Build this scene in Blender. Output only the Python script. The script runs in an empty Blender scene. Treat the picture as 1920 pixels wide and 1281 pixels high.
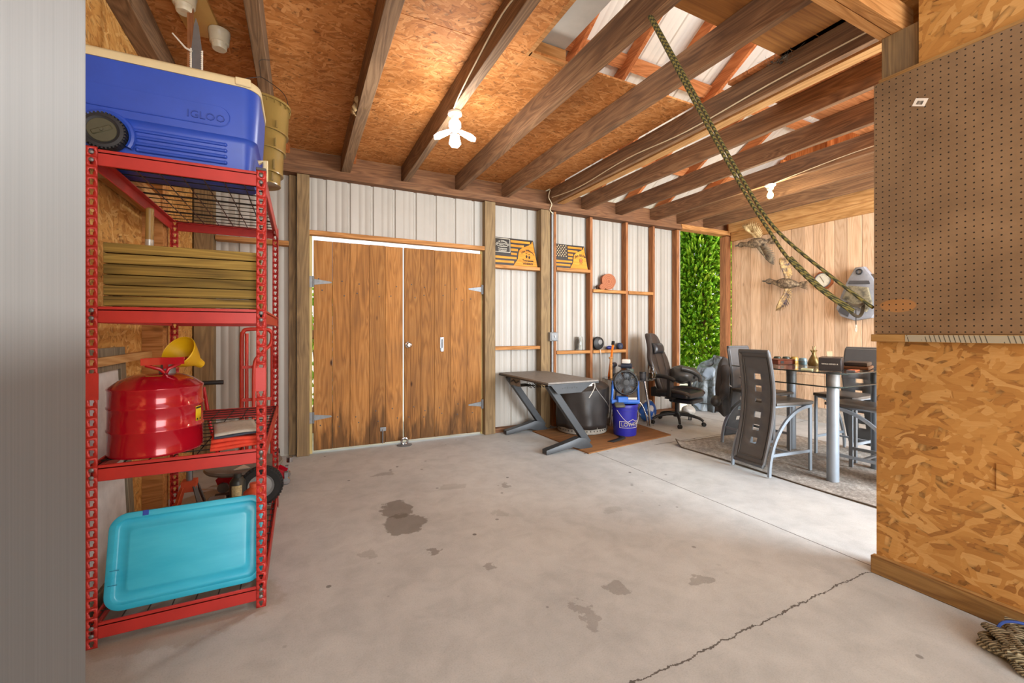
import bpy, bmesh, math, random
from mathutils import Vector, Matrix, Euler
rnd = random.Random(7)
C = bpy.context.scene.collection
S = bpy.context.scene
PI = math.pi

# ---------------------------------------------------------------- camera
cam = bpy.data.cameras.new('camera')
cam.sensor_width = 36.0
cam.lens = 36.0 * 800 / 1920
cam.shift_y = -19.5 / 1920
cam.clip_start = 0.05
cam.clip_end = 200
camo = bpy.data.objects.new('camera', cam)
camo.location = (0, 0, 1.22)
camo.rotation_euler = (PI / 2, 0, -math.radians(26.4))
C.objects.link(camo)
S.camera = camo

# ---------------------------------------------------------------- world
w = bpy.data.worlds.new('sky')
S.world = w
w.use_nodes = True
wn = w.node_tree
wn.nodes.clear()
wo = wn.nodes.new('ShaderNodeOutputWorld')
wb = wn.nodes.new('ShaderNodeBackground')
ws = wn.nodes.new('ShaderNodeTexSky')
ws.sky_type = 'HOSEK_WILKIE'
ws.turbidity = 5.0
ws.ground_albedo = 0.5
ws.sun_direction = Vector((0.3, -0.6, 0.75)).normalized()
wm = wn.nodes.new('ShaderNodeMix')
wm.data_type = 'RGBA'
wm.inputs[0].default_value = 0.72
wm.inputs[7].default_value = (1.0, 1.0, 1.0, 1)
wn.links.new(ws.outputs[0], wm.inputs[6])
wn.links.new(wm.outputs[2], wb.inputs[0])
wb.inputs[1].default_value = 2.0
wn.links.new(wb.outputs[0], wo.inputs[0])

# ---------------------------------------------------------------- daylight, added fill and exposure
def area(name, loc, target, sx, sy, power, col=(1, 1, 1)):
    l = bpy.data.lights.new(name, 'AREA')
    l.shape = 'RECTANGLE'
    l.size, l.size_y = sx, sy
    l.energy = power
    l.color = col
    o = bpy.data.objects.new(name, l)
    o.location = loc
    d = Vector(target) - Vector(loc)
    o.rotation_euler = d.to_track_quat('-Z', 'Y').to_euler()
    C.objects.link(o)
    return o
# added fill behind the camera; then daylight through the open bay on the right
area('fill_behind_camera', (0.9, -2.6, 1.35), (1.0, 4.0, 1.75), 4.2, 2.4, 250, (1.0, 0.98, 0.95))
area('daylight_bay', (4.6, -1.6, 1.7), (4.7, 3.6, 0.8), 2.8, 2.4, 540, (0.86, 0.93, 1.0))
sun = bpy.data.lights.new('sun', 'SUN')
sun.energy = 9.0
sun.angle = 0.02
sun.color = (1.0, 0.95, 0.86)
suno = bpy.data.objects.new('sun', sun)
suno.rotation_euler = Vector((-0.75, 0.25, -0.62)).to_track_quat('-Z', 'Y').to_euler()
C.objects.link(suno)
def lamp(name, loc, power, col, rad=0.05):
    l = bpy.data.lights.new(name, 'POINT')
    l.energy = power
    l.color = col
    l.shadow_soft_size = rad
    o = bpy.data.objects.new(name, l)
    o.location = loc
    C.objects.link(o)
    return o

S.view_settings.view_transform = 'Standard'
S.view_settings.look = 'None'
S.view_settings.gamma = 1.0
S.view_settings.use_curve_mapping = False
S.view_settings.exposure = 0.0
S.cycles.max_bounces = 8
S.cycles.diffuse_bounces = 5
S.cycles.glossy_bounces = 4
S.cycles.transmission_bounces = 8
S.cycles.transparent_max_bounces = 12
S.cycles.sample_clamp_indirect = 6.0
S.cycles.caustics_reflective = False
S.cycles.caustics_refractive = False
S.cycles.use_denoising = True

# ---------------------------------------------------------------- materials
def lin(h):
    if isinstance(h, str):
        h = h.lstrip('#')
        v = [int(h[i:i + 2], 16) / 255 for i in (0, 2, 4)]
        return tuple((c / 12.92 if c <= 0.04045 else ((c + 0.055) / 1.055) ** 2.4) for c in v) + (1.0,)
    return tuple(h) + ((1.0,) if len(h) == 3 else ())

class NT:
    def __init__(s, name):
        s.m = bpy.data.materials.new(name)
        s.m.use_nodes = True
        s.t = s.m.node_tree
        s.b = s.t.nodes['Principled BSDF']
    def n(s, typ, ins=None, **kw):
        d = s.t.nodes.new(typ)
        for k, v in kw.items():
            setattr(d, k, v)
        for k, v in (ins or {}).items():
            s.set(d.inputs[k], v)
        return d
    def set(s, sock, v):
        if isinstance(v, bpy.types.NodeSocket):
            s.t.links.new(v, sock)
        else:
            sock.default_value = v
    def math(s, op, a, b=0.0, c=0.0, clamp=False):
        d = s.n('ShaderNodeMath', {0: a, 1: b, 2: c}, operation=op)
        d.use_clamp = clamp
        return d.outputs[0]
    def mix(s, f, a, b, mode='MIX'):
        d = s.n('ShaderNodeMix', data_type='RGBA', blend_type=mode)
        s.set(d.inputs[0], f); s.set(d.inputs[6], a); s.set(d.inputs[7], b)
        return d.outputs[2]
    def ramp(s, f, stops, interp='LINEAR'):
        d = s.n('ShaderNodeValToRGB', {0: f})
        d.color_ramp.interpolation = interp
        e = d.color_ramp.elements
        while len(e) < len(stops):
            e.new(0.5)
        for q, (p, c) in zip(e, stops):
            q.position = p
            q.color = lin(c) if not isinstance(c, (int, float)) else (c, c, c, 1)
        return d.outputs[0]
    def coord(s, scale=(1, 1, 1), rot=(0, 0, 0), loc=(0, 0, 0), src=None):
        if src is None:
            src = s.n('ShaderNodeTexCoord').outputs['Object']
        return s.n('ShaderNodeMapping', {0: src, 1: loc, 2: rot, 3: scale}).outputs[0]
    def noise(s, vec, scale=5.0, detail=4.0, rough=0.5, dist=0.0, out='Fac'):
        return s.n('ShaderNodeTexNoise', {'Vector': vec, 'Scale': scale, 'Detail': detail, 'Roughness': rough, 'Distortion': dist}).outputs[out]
    def bump(s, h, strength=0.3, dist=0.002):
        d = s.n('ShaderNodeBump', {'Strength': strength, 'Distance': dist, 'Height': h})
        s.t.links.new(d.outputs[0], s.b.inputs['Normal'])
    def sep(s, v):
        return s.n('ShaderNodeSeparateXYZ', {0: v}).outputs
    def comb(s, x, y, z):
        return s.n('ShaderNodeCombineXYZ', {0: x, 1: y, 2: z}).outputs[0]

def plain(name, col, rough=0.5, metal=0.0, var=0.12, vscale=14, trans=0.0, alpha=1.0, emit=None, coat=0.0, bump=0.0, bscale=200, spec=0.5, sheen=0.0):
    k = NT(name)
    c = lin(col)
    v = k.coord()
    f = k.noise(v, vscale, 4, 0.6)
    dark = tuple(x * (1 - var) for x in c[:3]) + (1,)
    lite = tuple(min(1, x * (1 + var)) for x in c[:3]) + (1,)
    k.set(k.b.inputs['Base Color'], k.ramp(f, [(0.3, dark[:3]), (0.7, lite[:3])]))
    k.b.inputs['Roughness'].default_value = rough
    k.b.inputs['Metallic'].default_value = metal
    k.b.inputs['Transmission Weight'].default_value = trans
    k.b.inputs['Alpha'].default_value = alpha
    k.b.inputs['Coat Weight'].default_value = coat
    k.b.inputs['Specular IOR Level'].default_value = spec
    k.b.inputs['Sheen Weight'].default_value = sheen
    if emit:
        k.b.inputs['Emission Color'].default_value = lin(emit[0])
        k.b.inputs['Emission Strength'].default_value = emit[1]
    if bump:
        k.bump(k.noise(v, bscale, 3, 0.6), bump, 0.002)
    return k.m

def wood(name, cols, axis='Z', scale=1.0, knots=0.5, rough=0.75, var=0.35, grain=0.6, dirt=0.0, bump=0.25):
    """grain runs along the axis; each separate board in a mesh gets its own offset and tone"""
    k = NT(name)
    geo = k.n('ShaderNodeNewGeometry')
    ri = k.math('FRACT', k.math('ADD', geo.outputs['Random Per Island'], k.math('MULTIPLY', k.n('ShaderNodeObjectInfo').outputs['Random'], 7.31)))
    src = k.n('ShaderNodeTexCoord').outputs['Object']
    off = k.comb(k.math('MULTIPLY', ri, 37.0), k.math('MULTIPLY', ri, 91.0), k.math('MULTIPLY', ri, 53.0))
    p = k.n('ShaderNodeVectorMath', {0: src, 1: off}, operation='ADD').outputs[0]
    sc = {'X': (0.09, 1, 1), 'Y': (1, 0.09, 1), 'Z': (1, 1, 0.09)}[axis]
    sc2 = {'X': (0.02, 1, 1), 'Y': (1, 0.02, 1), 'Z': (1, 1, 0.02)}[axis]
    v = k.coord(tuple(a * scale for a in sc), src=p)
    warp = k.noise(v, 6, 2, 0.5)
    rings = k.n('ShaderNodeTexNoise', {'Vector': v, 'Scale': 9.0, 'Detail': 2.0, 'Roughness': 0.45, 'Distortion': 0.8}).outputs['Fac']
    band = k.math('FRACT', k.math('MULTIPLY', rings, 9.0))
    band = k.math('PINGPONG', band, 0.5)
    fine = k.noise(k.coord(tuple(a * scale for a in sc2), src=p), 160, 3, 0.6)
    f = k.math('ADD', k.math('MULTIPLY', band, grain), k.math('MULTIPLY', fine, 0.55))
    f = k.math('ADD', f, k.math('MULTIPLY', k.math('SUBTRACT', warp, 0.5), 0.5))
    col = k.ramp(f, [(0.12, cols[0]), (0.45, cols[1]), (0.85, cols[2])])
    tone = k.ramp(ri, [(0.0, 1 - var), (0.5, 1.0), (1.0, 1 + var * 0.5)])
    col = k.mix(1.0, col, tone, 'MULTIPLY')
    if knots > 0:
        kv = {'X': (0.5, 1.4, 1.4), 'Y': (1.4, 0.5, 1.4), 'Z': (1.4, 1.4, 0.5)}[axis]
        vo = k.n('ShaderNodeTexVoronoi', {'Vector': k.coord(kv, src=p), 'Scale': 3.2 * scale, 'Randomness': 1.0}).outputs['Distance']
        kf = k.ramp(vo, [(0.03, 1.0), (0.075, 0.0)])
        col = k.mix(k.math('MULTIPLY', kf, knots), col, lin('#3a2010'))
    if dirt > 0:
        d = k.ramp(k.noise(k.coord((1, 1, 1), src=src), 2.6, 5, 0.65), [(0.42, 0.0), (0.7, 1.0)])
        col = k.mix(k.math('MULTIPLY', d, dirt), col, lin('#5a4a3c'))
    k.set(k.b.inputs['Base Color'], col)
    k.b.inputs['Roughness'].default_value = rough
    k.b.inputs['Specular IOR Level'].default_value = 0.25
    k.bump(f, bump, 0.002)
    return k.m

def osb(name, plane='XY', cols=('#7a4a22', '#b07636', '#c98f4a', '#dcae6c'), scale=1.0, seams=None):
    k = NT(name)
    src = k.n('ShaderNodeTexCoord').outputs['Object']
    s = k.sep(src)
    a, b = {'XY': (s[0], s[1]), 'YZ': (s[1], s[2]), 'XZ': (s[0], s[2])}[plane]
    uv = k.comb(a, b, 0.0)
    wv = k.n('ShaderNodeTexNoise', {'Vector': uv, 'Scale': 5.0, 'Detail': 1.0}).outputs['Color']
    wv = k.n('ShaderNodeVectorMath', {0: wv, 1: (0.5, 0.5, 0.5)}, operation='SUBTRACT').outputs[0]
    wv = k.n('ShaderNodeVectorMath', {0: wv, 3: 0.06}, operation='SCALE').outputs[0]
    uv = k.n('ShaderNodeVectorMath', {0: uv, 1: wv}, operation='ADD').outputs[0]
    best = None; bcol = None
    for i, (ang, lx, ly) in enumerate(((0.1, 8, 34), (0.75, 9, 42), (-0.6, 10, 38), (1.35, 12, 44), (-0.2, 7, 50), (0.35, 11, 30))):
        m = k.n('ShaderNodeMapping', {0: uv, 1: (i * 3.1, i * 7.7, 0)}, vector_type='POINT')
        m.inputs[2].default_value = (0, 0, ang)
        m2 = k.n('ShaderNodeMapping', {0: m.outputs[0], 3: (lx * scale, ly * scale, 1)})
        vo = k.n('ShaderNodeTexVoronoi', {'Vector': m2.outputs[0], 'Scale': 1.0, 'Randomness': 0.9}, voronoi_dimensions='2D', feature='F1')
        cs = k.n('ShaderNodeSeparateColor', {0: vo.outputs['Color']}).outputs
        hgt = k.math('SUBTRACT', cs[0], k.math('MULTIPLY', vo.outputs['Distance'], 0.75))
        if best is None:
            best, bcol = hgt, cs[1]
        else:
            g = k.math('GREATER_THAN', hgt, best)
            mx = k.n('ShaderNodeMix', {0: g, 2: bcol, 3: cs[1]}, data_type='FLOAT')
            bcol = mx.outputs[0]
            best = k.math('MAXIMUM', best, hgt)
    fib = k.noise(k.n('ShaderNodeMapping', {0: uv, 3: (6, 60, 1)}).outputs[0], 3.0, 3, 0.6)
    val = k.math('ADD', k.math('MULTIPLY', bcol, 0.75), k.math('MULTIPLY', fib, 0.35))
    col = k.ramp(val, [(0.05, cols[0]), (0.33, cols[1]), (0.7, cols[2]), (1.0, cols[3])])
    crev = k.ramp(best, [(0.12, 0.5), (0.42, 1.0)])
    col = k.mix(1.0, col, crev, 'MULTIPLY')
    spk = k.ramp(k.noise(uv, 30, 2, 0.5), [(0.70, 0.0), (0.76, 1.0)])
    col = k.mix(k.math('MULTIPLY', spk, 0.7), col, lin('#3f2614'))
    big = k.noise(uv, 1.3, 3, 0.55)
    col = k.mix(1.0, col, k.ramp(big, [(0.3, 0.86), (0.7, 1.1)]), 'MULTIPLY')
    k.set(k.b.inputs['Base Color'], col)
    k.b.inputs['Roughness'].default_value = 0.7
    k.b.inputs['Specular IOR Level'].default_value = 0.3
    k.bump(best, 0.25, 0.003)
    return k.m

# ---------------------------------------------------------------- geometry helpers
class MB:
    def __init__(s):
        s.bm = bmesh.new()
        s.mi = 0
    def _add(s, verts, faces, M=None, smooth=False):
        vs = [s.bm.verts.new(M @ Vector(v) if M else v) for v in verts]
        out = []
        for f in faces:
            try:
                q = s.bm.faces.new([vs[i] for i in f])
                q.material_index = s.mi
                q.smooth = smooth
                out.append(q)
            except ValueError:
                pass
        return vs, out
    def box(s, lo, hi, M=None, bev=0.0, seg=1):
        x0, y0, z0 = lo; x1, y1, z1 = hi
        v = [(x0, y0, z0), (x1, y0, z0), (x1, y1, z0), (x0, y1, z0), (x0, y0, z1), (x1, y0, z1), (x1, y1, z1), (x0, y1, z1)]
        f = [(0, 3, 2, 1), (4, 5, 6, 7), (0, 1, 5, 4), (1, 2, 6, 5), (2, 3, 7, 6), (3, 0, 4, 7)]
        vs, fs = s._add(v, f, M)
        if bev > 0:
            es = list({e for q in fs for e in q.edges})
            bmesh.ops.bevel(s.bm, geom=es, offset=bev, segments=seg, affect='EDGES', profile=0.6, material=-1)
        return s
    def bar(s, a, b, wx, wy, up=(0, 0, 1), bev=0.0):
        """box beam from a to b with section wx (side) by wy (up)"""
        a, b = Vector(a), Vector(b)
        d = (b - a); L = d.length; d.normalize()
        u = Vector(up)
        if abs(d.dot(u)) > 0.98:
            u = Vector((0, 1, 0))
        r = d.cross(u).normalized(); u = r.cross(d).normalized()
        M = Matrix(((r.x, u.x, d.x, a.x), (r.y, u.y, d.y, a.y), (r.z, u.z, d.z, a.z), (0, 0, 0, 1)))
        return s.box((-wx / 2, -wy / 2, 0), (wx / 2, wy / 2, L), M, bev)
    def tube(s, pts, r, seg=8, closed=False, cap=True):
        pts = [Vector(p) for p in pts]
        n = len(pts)
        rs = r if isinstance(r, (list, tuple)) else [r] * n
        t0 = (pts[1] - pts[0]).normalized()
        ref = Vector((0, 0, 1)) if abs(t0.z) < 0.9 else Vector((1, 0, 0))
        nrm = t0.cross(ref).normalized()
        rings = []
        for i, p in enumerate(pts):
            if closed:
                t = (pts[(i + 1) % n] - pts[i - 1]).normalized()
            else:
                t = (pts[min(i + 1, n - 1)] - pts[max(i - 1, 0)])
                t = t.normalized() if t.length > 1e-9 else t0
            nrm = (nrm - t * nrm.dot(t))
            nrm = nrm.normalized() if nrm.length > 1e-6 else t.orthogonal().normalized()
            bi = t.cross(nrm)
            rings.append([s.bm.verts.new(p + (nrm * math.cos(2 * PI * j / seg) + bi * math.sin(2 * PI * j / seg)) * rs[i]) for j in range(seg)])
        rng = range(n if closed else n - 1)
        for i in rng:
            A, B = rings[i], rings[(i + 1) % n]
            for j in range(seg):
                q = s.bm.faces.new((A[j], A[(j + 1) % seg], B[(j + 1) % seg], B[j]))
                q.smooth = True; q.material_index = s.mi
        if cap and not closed:
            for R, rev in ((rings[0], True), (rings[-1], False)):
                q = s.bm.faces.new(R[::-1] if rev else R)
                q.material_index = s.mi
        return s
    def cyl(s, a, b, r, r2=None, seg=24):
        return s.tube([a, b], [r, r if r2 is None else r2], seg)
    def lathe(s, prof, seg=32, M=None, smooth=True, cap=False, sx=1.0, sy=1.0):
        rings = []
        for (r, z) in prof:
            if r < 1e-6:
                p = Vector((0, 0, z)); rings.append([s.bm.verts.new(M @ p if M else p)])
            else:
                R = []
                for j in range(seg):
                    p = Vector((r * sx * math.cos(2 * PI * j / seg), r * sy * math.sin(2 * PI * j / seg), z))
                    R.append(s.bm.verts.new(M @ p if M else p))
                rings.append(R)
        for A, B in zip(rings, rings[1:]):
            for j in range(seg):
                j2 = (j + 1) % seg
                if len(A) == 1 and len(B) == 1:
                    continue
                if len(A) == 1:
                    f = (A[0], B[j2], B[j])
                elif len(B) == 1:
                    f = (A[j], A[j2], B[0])
                else:
                    f = (A[j], A[j2], B[j2], B[j])
                q = s.bm.faces.new(f); q.smooth = smooth; q.material_index = s.mi
        return s
    def prism(s, pts, z0, z1, M=None, bev=0.0):
        """polygon in xy extruded z0..z1"""
        n = len(pts)
        v = [(x, y, z0) for x, y in pts] + [(x, y, z1) for x, y in pts]
        f = [tuple(range(n))[::-1], tuple(range(n, 2 * n))] + [(i, (i + 1) % n, n + (i + 1) % n, n + i) for i in range(n)]
        vs, fs = s._add(v, f, M)
        if bev > 0:
            es = list({e for q in fs[:2] for e in q.edges})
            bmesh.ops.bevel(s.bm, geom=es, offset=bev, segments=2, affect='EDGES', profile=0.6, material=-1)
        return s
    def grid(s, nu, nv, fn, smooth=True, skip=None, wrap=False):
        V = [[s.bm.verts.new(fn(i, j)) for j in range(nv)] for i in range(nu)]
        for i in range(nu if wrap else nu - 1):
            for j in range(nv - 1):
                if skip and skip(i, j):
                    continue
                q = s.bm.faces.new((V[i][j], V[(i + 1) % nu][j], V[(i + 1) % nu][j + 1], V[i][j + 1]))
                q.smooth = smooth; q.material_index = s.mi
        return V
    def ball(s, c, r, seg=16, rings=10, M=None):
        rx, ry, rz = r if isinstance(r, (tuple, list)) else (r, r, r)
        T = Matrix.Translation(c) @ (M if M else Matrix()) @ Matrix.Diagonal((rx, ry, rz, 1))
        return s.lathe([(math.sin(PI * i / rings), -math.cos(PI * i / rings)) for i in range(rings + 1)], seg, T)
    def text(s, body, size, depth=0.002, M=None, align='CENTER', fn=None, bold=0.0):
        cu = bpy.data.curves.new('t', 'FONT')
        cu.body = body; cu.size = size; cu.extrude = depth / 2; cu.align_x = align; cu.align_y = 'CENTER'; cu.offset = bold
        cu.resolution_u = 2
        o = bpy.data.objects.new('t', cu)
        me = o.to_mesh()
        vs = [tuple(v.co) for v in me.vertices]
        fs = [tuple(p.vertices) for p in me.polygons]
        o.to_mesh_clear()
        bpy.data.objects.remove(o); bpy.data.curves.remove(cu)
        if fn:
            vs = [fn(*v) for v in vs]
        s._add(vs, fs, M)
        return s
    def jitter(s, amt, sc=8.0, seed=0):
        from mathutils import noise
        for v in s.bm.verts:
            n = noise.noise_vector(v.co * sc + Vector((seed, seed * 2, 0)))
            v.co += n * amt
        return s
    def build(s, name, mats, parent=None, world=False, sub=0, solid=0.0, smooth=None, bevel=0.0, kind=None, label=None, weld=False, off=-1):
        if weld:
            bmesh.ops.remove_doubles(s.bm, verts=s.bm.verts, dist=1e-5)
        bmesh.ops.recalc_face_normals(s.bm, faces=s.bm.faces)
        me = bpy.data.meshes.new(name)
        s.bm.to_mesh(me); s.bm.free()
        for m in (mats if isinstance(mats, (list, tuple)) else [mats]):
            me.materials.append(m)
        me.set_sharp_from_angle(angle=0.75)
        if smooth is not None:
            for p in me.polygons:
                p.use_smooth = smooth
        o = bpy.data.objects.new(name, me)
        C.objects.link(o)
        if parent is not None:
            o.parent = parent
            if world:
                o.matrix_parent_inverse = Matrix.LocRotScale(parent.location, parent.rotation_euler, None).inverted()
        if solid:
            m = o.modifiers.new('solid', 'SOLIDIFY'); m.thickness = solid; m.offset = off
        if bevel:
            m = o.modifiers.new('bevel', 'BEVEL'); m.width = bevel; m.segments = 2; m.limit_method = 'ANGLE'
        if sub:
            m = o.modifiers.new('sub', 'SUBSURF'); m.levels = sub; m.render_levels = sub
        if kind: o['kind'] = kind
        if label: o['label'] = label
        return o

def tag(o, label, cat, group=None, kind=None):
    o['label'] = label; o['category'] = cat
    if group: o['group'] = group
    if kind: o['kind'] = kind
    return o
def thing(name, label, cat, loc=(0, 0, 0), rz=0.0, group=None, kind=None, rot=None):
    o = bpy.data.objects.new(name, None)
    o.empty_display_size = 0.1
    C.objects.link(o)
    o.location = loc
    o.rotation_euler = rot if rot else (0, 0, rz)
    return tag(o, label, cat, group, kind)
def dup(root, loc, rz, label, group=None):
    r = root.copy(); C.objects.link(r); r.location = loc; r.rotation_euler = (0, 0, rz)
    r['label'] = label
    if group: r['group'] = group
    for ch in list(root.children):
        c = ch.copy(); C.objects.link(c); c.parent = r
        for g in list(ch.children):
            d = g.copy(); C.objects.link(d); d.parent = c
    return r
def struct(mb, name, m, label, cat=None, **kw):
    o = mb.build(name, m, **kw)
    o['kind'] = 'structure'; o['label'] = label
    o['category'] = cat or name.split('_')[0]
    return o
def catmull(P, n=8, closed=False):
    P = [Vector(p) for p in P]
    out = []
    N = len(P)
    for i in range(N if closed else N - 1):
        a = P[(i - 1) % N] if closed or i > 0 else P[0]
        b = P[i]; c = P[(i + 1) % N]
        d = P[(i + 2) % N] if closed or i + 2 < N else P[-1]
        for k in range(n):
            t = k / n
            out.append(0.5 * ((2 * b) + (c - a) * t + (2 * a - 5 * b + 4 * c - d) * t * t + (3 * b - a - 3 * c + d) * t ** 3))
    if not closed:
        out.append(P[-1])
    return out
def rrect(w, h, r, n=5):
    out = []
    for cx, cy, a0 in ((w / 2 - r, h / 2 - r, 0), (-w / 2 + r, h / 2 - r, PI / 2), (-w / 2 + r, -h / 2 + r, PI), (w / 2 - r, -h / 2 + r, 1.5 * PI)):
        for i in range(n + 1):
            a = a0 + PI / 2 * i / n
            out.append((cx + r * math.cos(a), cy + r * math.sin(a)))
    return out
# ================================================================ materials used by the room
M = {}
M['osb_floor'] = osb('osb ceiling', 'XY', ('#8a5228', '#b47238', '#c5844a', '#d69a60'), 1.25)
M['osb_left'] = osb('osb left wall', 'YZ', ('#a06c34', '#c68f4a', '#d6a55e', '#e6c080'), 1.2)
M['osb_right'] = osb('osb right wall', 'YZ', ('#7a5026', '#9f6f36', '#ac7e42', '#be945a'), 0.85)
M['plywood'] = wood('plywood', ('#8c5a30', '#b5793f', '#c89052'), 'X', 0.5, 0.2, grain=0.35)
M['joist'] = wood('joist wood', ('#5e4635', '#856347', '#ad8863'), 'Y', 1.0, 0.25, var=0.2, dirt=0.3)
M['joist_grey'] = wood('weathered joist', ('#5d4a3a', '#85694f', '#a98b6b'), 'Y', 1.0, 0.3, var=0.15, dirt=0.3)
M['pale_y'] = wood('pale new lumber', ('#9c6f3f', '#c2935c', '#dcb57e'), 'Y', 1.0, 0.5, var=0.15)
M['pale_x'] = wood('pale lumber across', ('#86592f', '#b47f4a', '#cf9f68'), 'X', 1.0, 0.45, var=0.2)
M['brown_x'] = wood('brown lumber across', ('#5a3c28', '#7f583c', '#9d7450'), 'X', 1.0, 0.35, var=0.2, dirt=0.3)
M['orange_y'] = wood('orange rafter', ('#8a4f2a', '#b86d3c', '#cf8a55'), 'Y', 1.0, 0.3, var=0.2)
M['orange_x'] = wood('orange purlin', ('#8f5630', '#c07a48', '#d99864'), 'X', 1.0, 0.3, var=0.2)
M['post'] = wood('treated post', ('#66543f', '#87704f', '#a48c66'), 'Z', 1.0, 0.35, var=0.15, dirt=0.25)
M['stud'] = wood('stud wood', ('#70452a', '#9a6640', '#bb8558'), 'Z', 1.0, 0.4, var=0.15)
M['stop'] = wood('yellow jamb strip', ('#a58d55', '#c5b075', '#d8c890'), 'Z', 1.0, 0.2, var=0.1)
M['plank'] = wood('wall planks', ('#c09a78', '#e2bf9c', '#f0d8ba'), 'Z', 1.0, 0.5, var=0.2, grain=0.45)
M['gable'] = wood('gable boards', ('#9c5226', '#c87438', '#de9558'), 'Z', 1.0, 0.3, var=0.25)  # orange of the sun and bulb light is put into the wood colour
M['door'] = wood('door planks', ('#754d28', '#a5713c', '#c39259'), 'Z', 1.1, 1.0, var=0.22, grain=0.5, dirt=0.22)
M['sill'] = wood('base board', ('#6c4c2c', '#94703f', '#ad8a57'), 'Y', 1.0, 0.3, dirt=0.2)
M['siding'] = plain('white steel siding', '#a9a49b', 0.42, 0.0, 0.05, 3)
M['roofing'] = plain('white steel roof', '#d8d2c6', 0.45, 0.0, 0.05, 3)
M['galv'] = plain('galvanised steel', '#7d7f80', 0.5, 0.6, 0.15, 30)
M['steel'] = plain('grey steel', '#8b9096', 0.35, 0.75, 0.08, 20)
M['chrome'] = plain('chrome', '#c9ccd0', 0.14, 1.0, 0.03)
M['silver'] = plain('silver painted steel', '#8f9aa4', 0.38, 0.35, 0.06, 10)
M['black'] = plain('black plastic', '#232323', 0.5, 0, 0.2, 20)
M['rubber'] = plain('black rubber', '#1c1c1c', 0.8, 0, 0.2, 20)
M['dkgrey'] = plain('dark grey', '#4a4a4c', 0.55, 0, 0.1, 12)
M['white'] = plain('white plastic', '#e2ddd2', 0.45, 0, 0.05, 10)
M['grey'] = plain('grey plastic', '#8a8a88', 0.5, 0, 0.08, 10)
M['concrete_block'] = plain('concrete curb', '#b9b0a4', 0.9, 0, 0.2, 30, bump=0.4)
M['cable'] = plain('pale cable', '#d8c9a8', 0.5)

# concrete slab: pour mottling, stains with their own outlines, one saw joint and one crack
k = NT('concrete slab')
src = k.n('ShaderNodeTexCoord').outputs['Object']
xyz = k.sep(src)
n1 = k.noise(src, 1.1, 5, 0.6)
n2 = k.noise(src, 6.5, 6, 0.65, 0.4)
n3 = k.noise(src, 160, 3, 0.7)
col = k.ramp(n1, [(0.3, '#abadac'), (0.5, '#b8bab8'), (0.72, '#c4c6c3')])
col = k.mix(1.0, col, k.ramp(n2, [(0.3, 0.86), (0.55, 1.0), (0.75, 1.07)]), 'MULTIPLY')
col = k.mix(1.0, col, k.ramp(n3, [(0.3, 0.86), (0.5, 1.0), (0.75, 1.05)]), 'MULTIPLY')
wv = k.n('ShaderNodeTexNoise', {'Vector': src, 'Scale': 9.0, 'Detail': 8.0, 'Roughness': 0.65}).outputs['Color']
wv = k.n('ShaderNodeVectorMath', {0: wv, 1: (0.5, 0.5, 0.5)}, operation='SUBTRACT').outputs[0]
wv = k.n('ShaderNodeVectorMath', {0: wv, 3: 0.22}, operation='SCALE').outputs[0]
ws_ = k.n('ShaderNodeVectorMath', {0: src, 1: wv}, operation='ADD').outputs[0]
def blot(cx, cy, rx, ry, strength, colr='#625b52', ang=0.0):
    global col
    m = k.n('ShaderNodeMapping', {0: ws_, 1: (cx, cy, 0), 2: (0, 0, ang), 3: (rx, ry, 1)}, vector_type='TEXTURE').outputs[0]
    d = k.n('ShaderNodeVectorMath', {0: m}, operation='LENGTH').outputs[1]
    f = k.ramp(d, [(0.9, 1.0), (1.06, 0.0)])
    col = k.mix(k.math('MULTIPLY', f, strength), col, lin(colr))
for a in ((0.60, 2.97, 0.10, 0.17, 0.66), (0.585, 2.73, 0.125, 0.16, 0.66), (0.66, 2.32, 0.035, 0.045, 0.6), (0.88, 2.05, 0.03, 0.04, 0.45),
          (0.62, 3.75, 0.10, 0.05, 0.35), (1.45, 3.05, 0.05, 0.05, 0.45), (1.35, 1.6, 0.05, 0.06, 0.4), (1.1, 1.5, 0.03, 0.12, 0.35),
          (1.75, 1.45, 0.07, 0.04, 0.4), (1.2, 2.6, 0.05, 0.05, 0.2), (1.05, 3.2, 0.12, 0.06, 0.2), (0.33, 2.45, 0.05, 0.05, 0.25), (1.9, 2.3, 0.08, 0.05, 0.2)):
    blot(*a)
# damp brown patch beside the shelf foot
blot(-0.42, 2.25, 0.36, 0.20, 0.35, '#8a7c62', 0.1)
# specks of dropped tar
vo = k.n('ShaderNodeTexVoronoi', {'Vector': src, 'Scale': 7.0, 'Randomness': 1.0})
gate = k.ramp(k.noise(src, 1.4, 2, 0.5), [(0.42, 0.0), (0.55, 1.0)])
spk = k.ramp(vo.outputs['Distance'], [(0.07, 1.0), (0.10, 0.0)])
sel = k.math('GREATER_THAN', k.n('ShaderNodeSeparateColor', {0: vo.outputs['Color']}).outputs[0], 0.35)
col = k.mix(k.math('MULTIPLY', k.math('MULTIPLY', spk, gate), k.math('MULTIPLY', sel, 0.75)), col, lin('#3a342e'))
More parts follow.
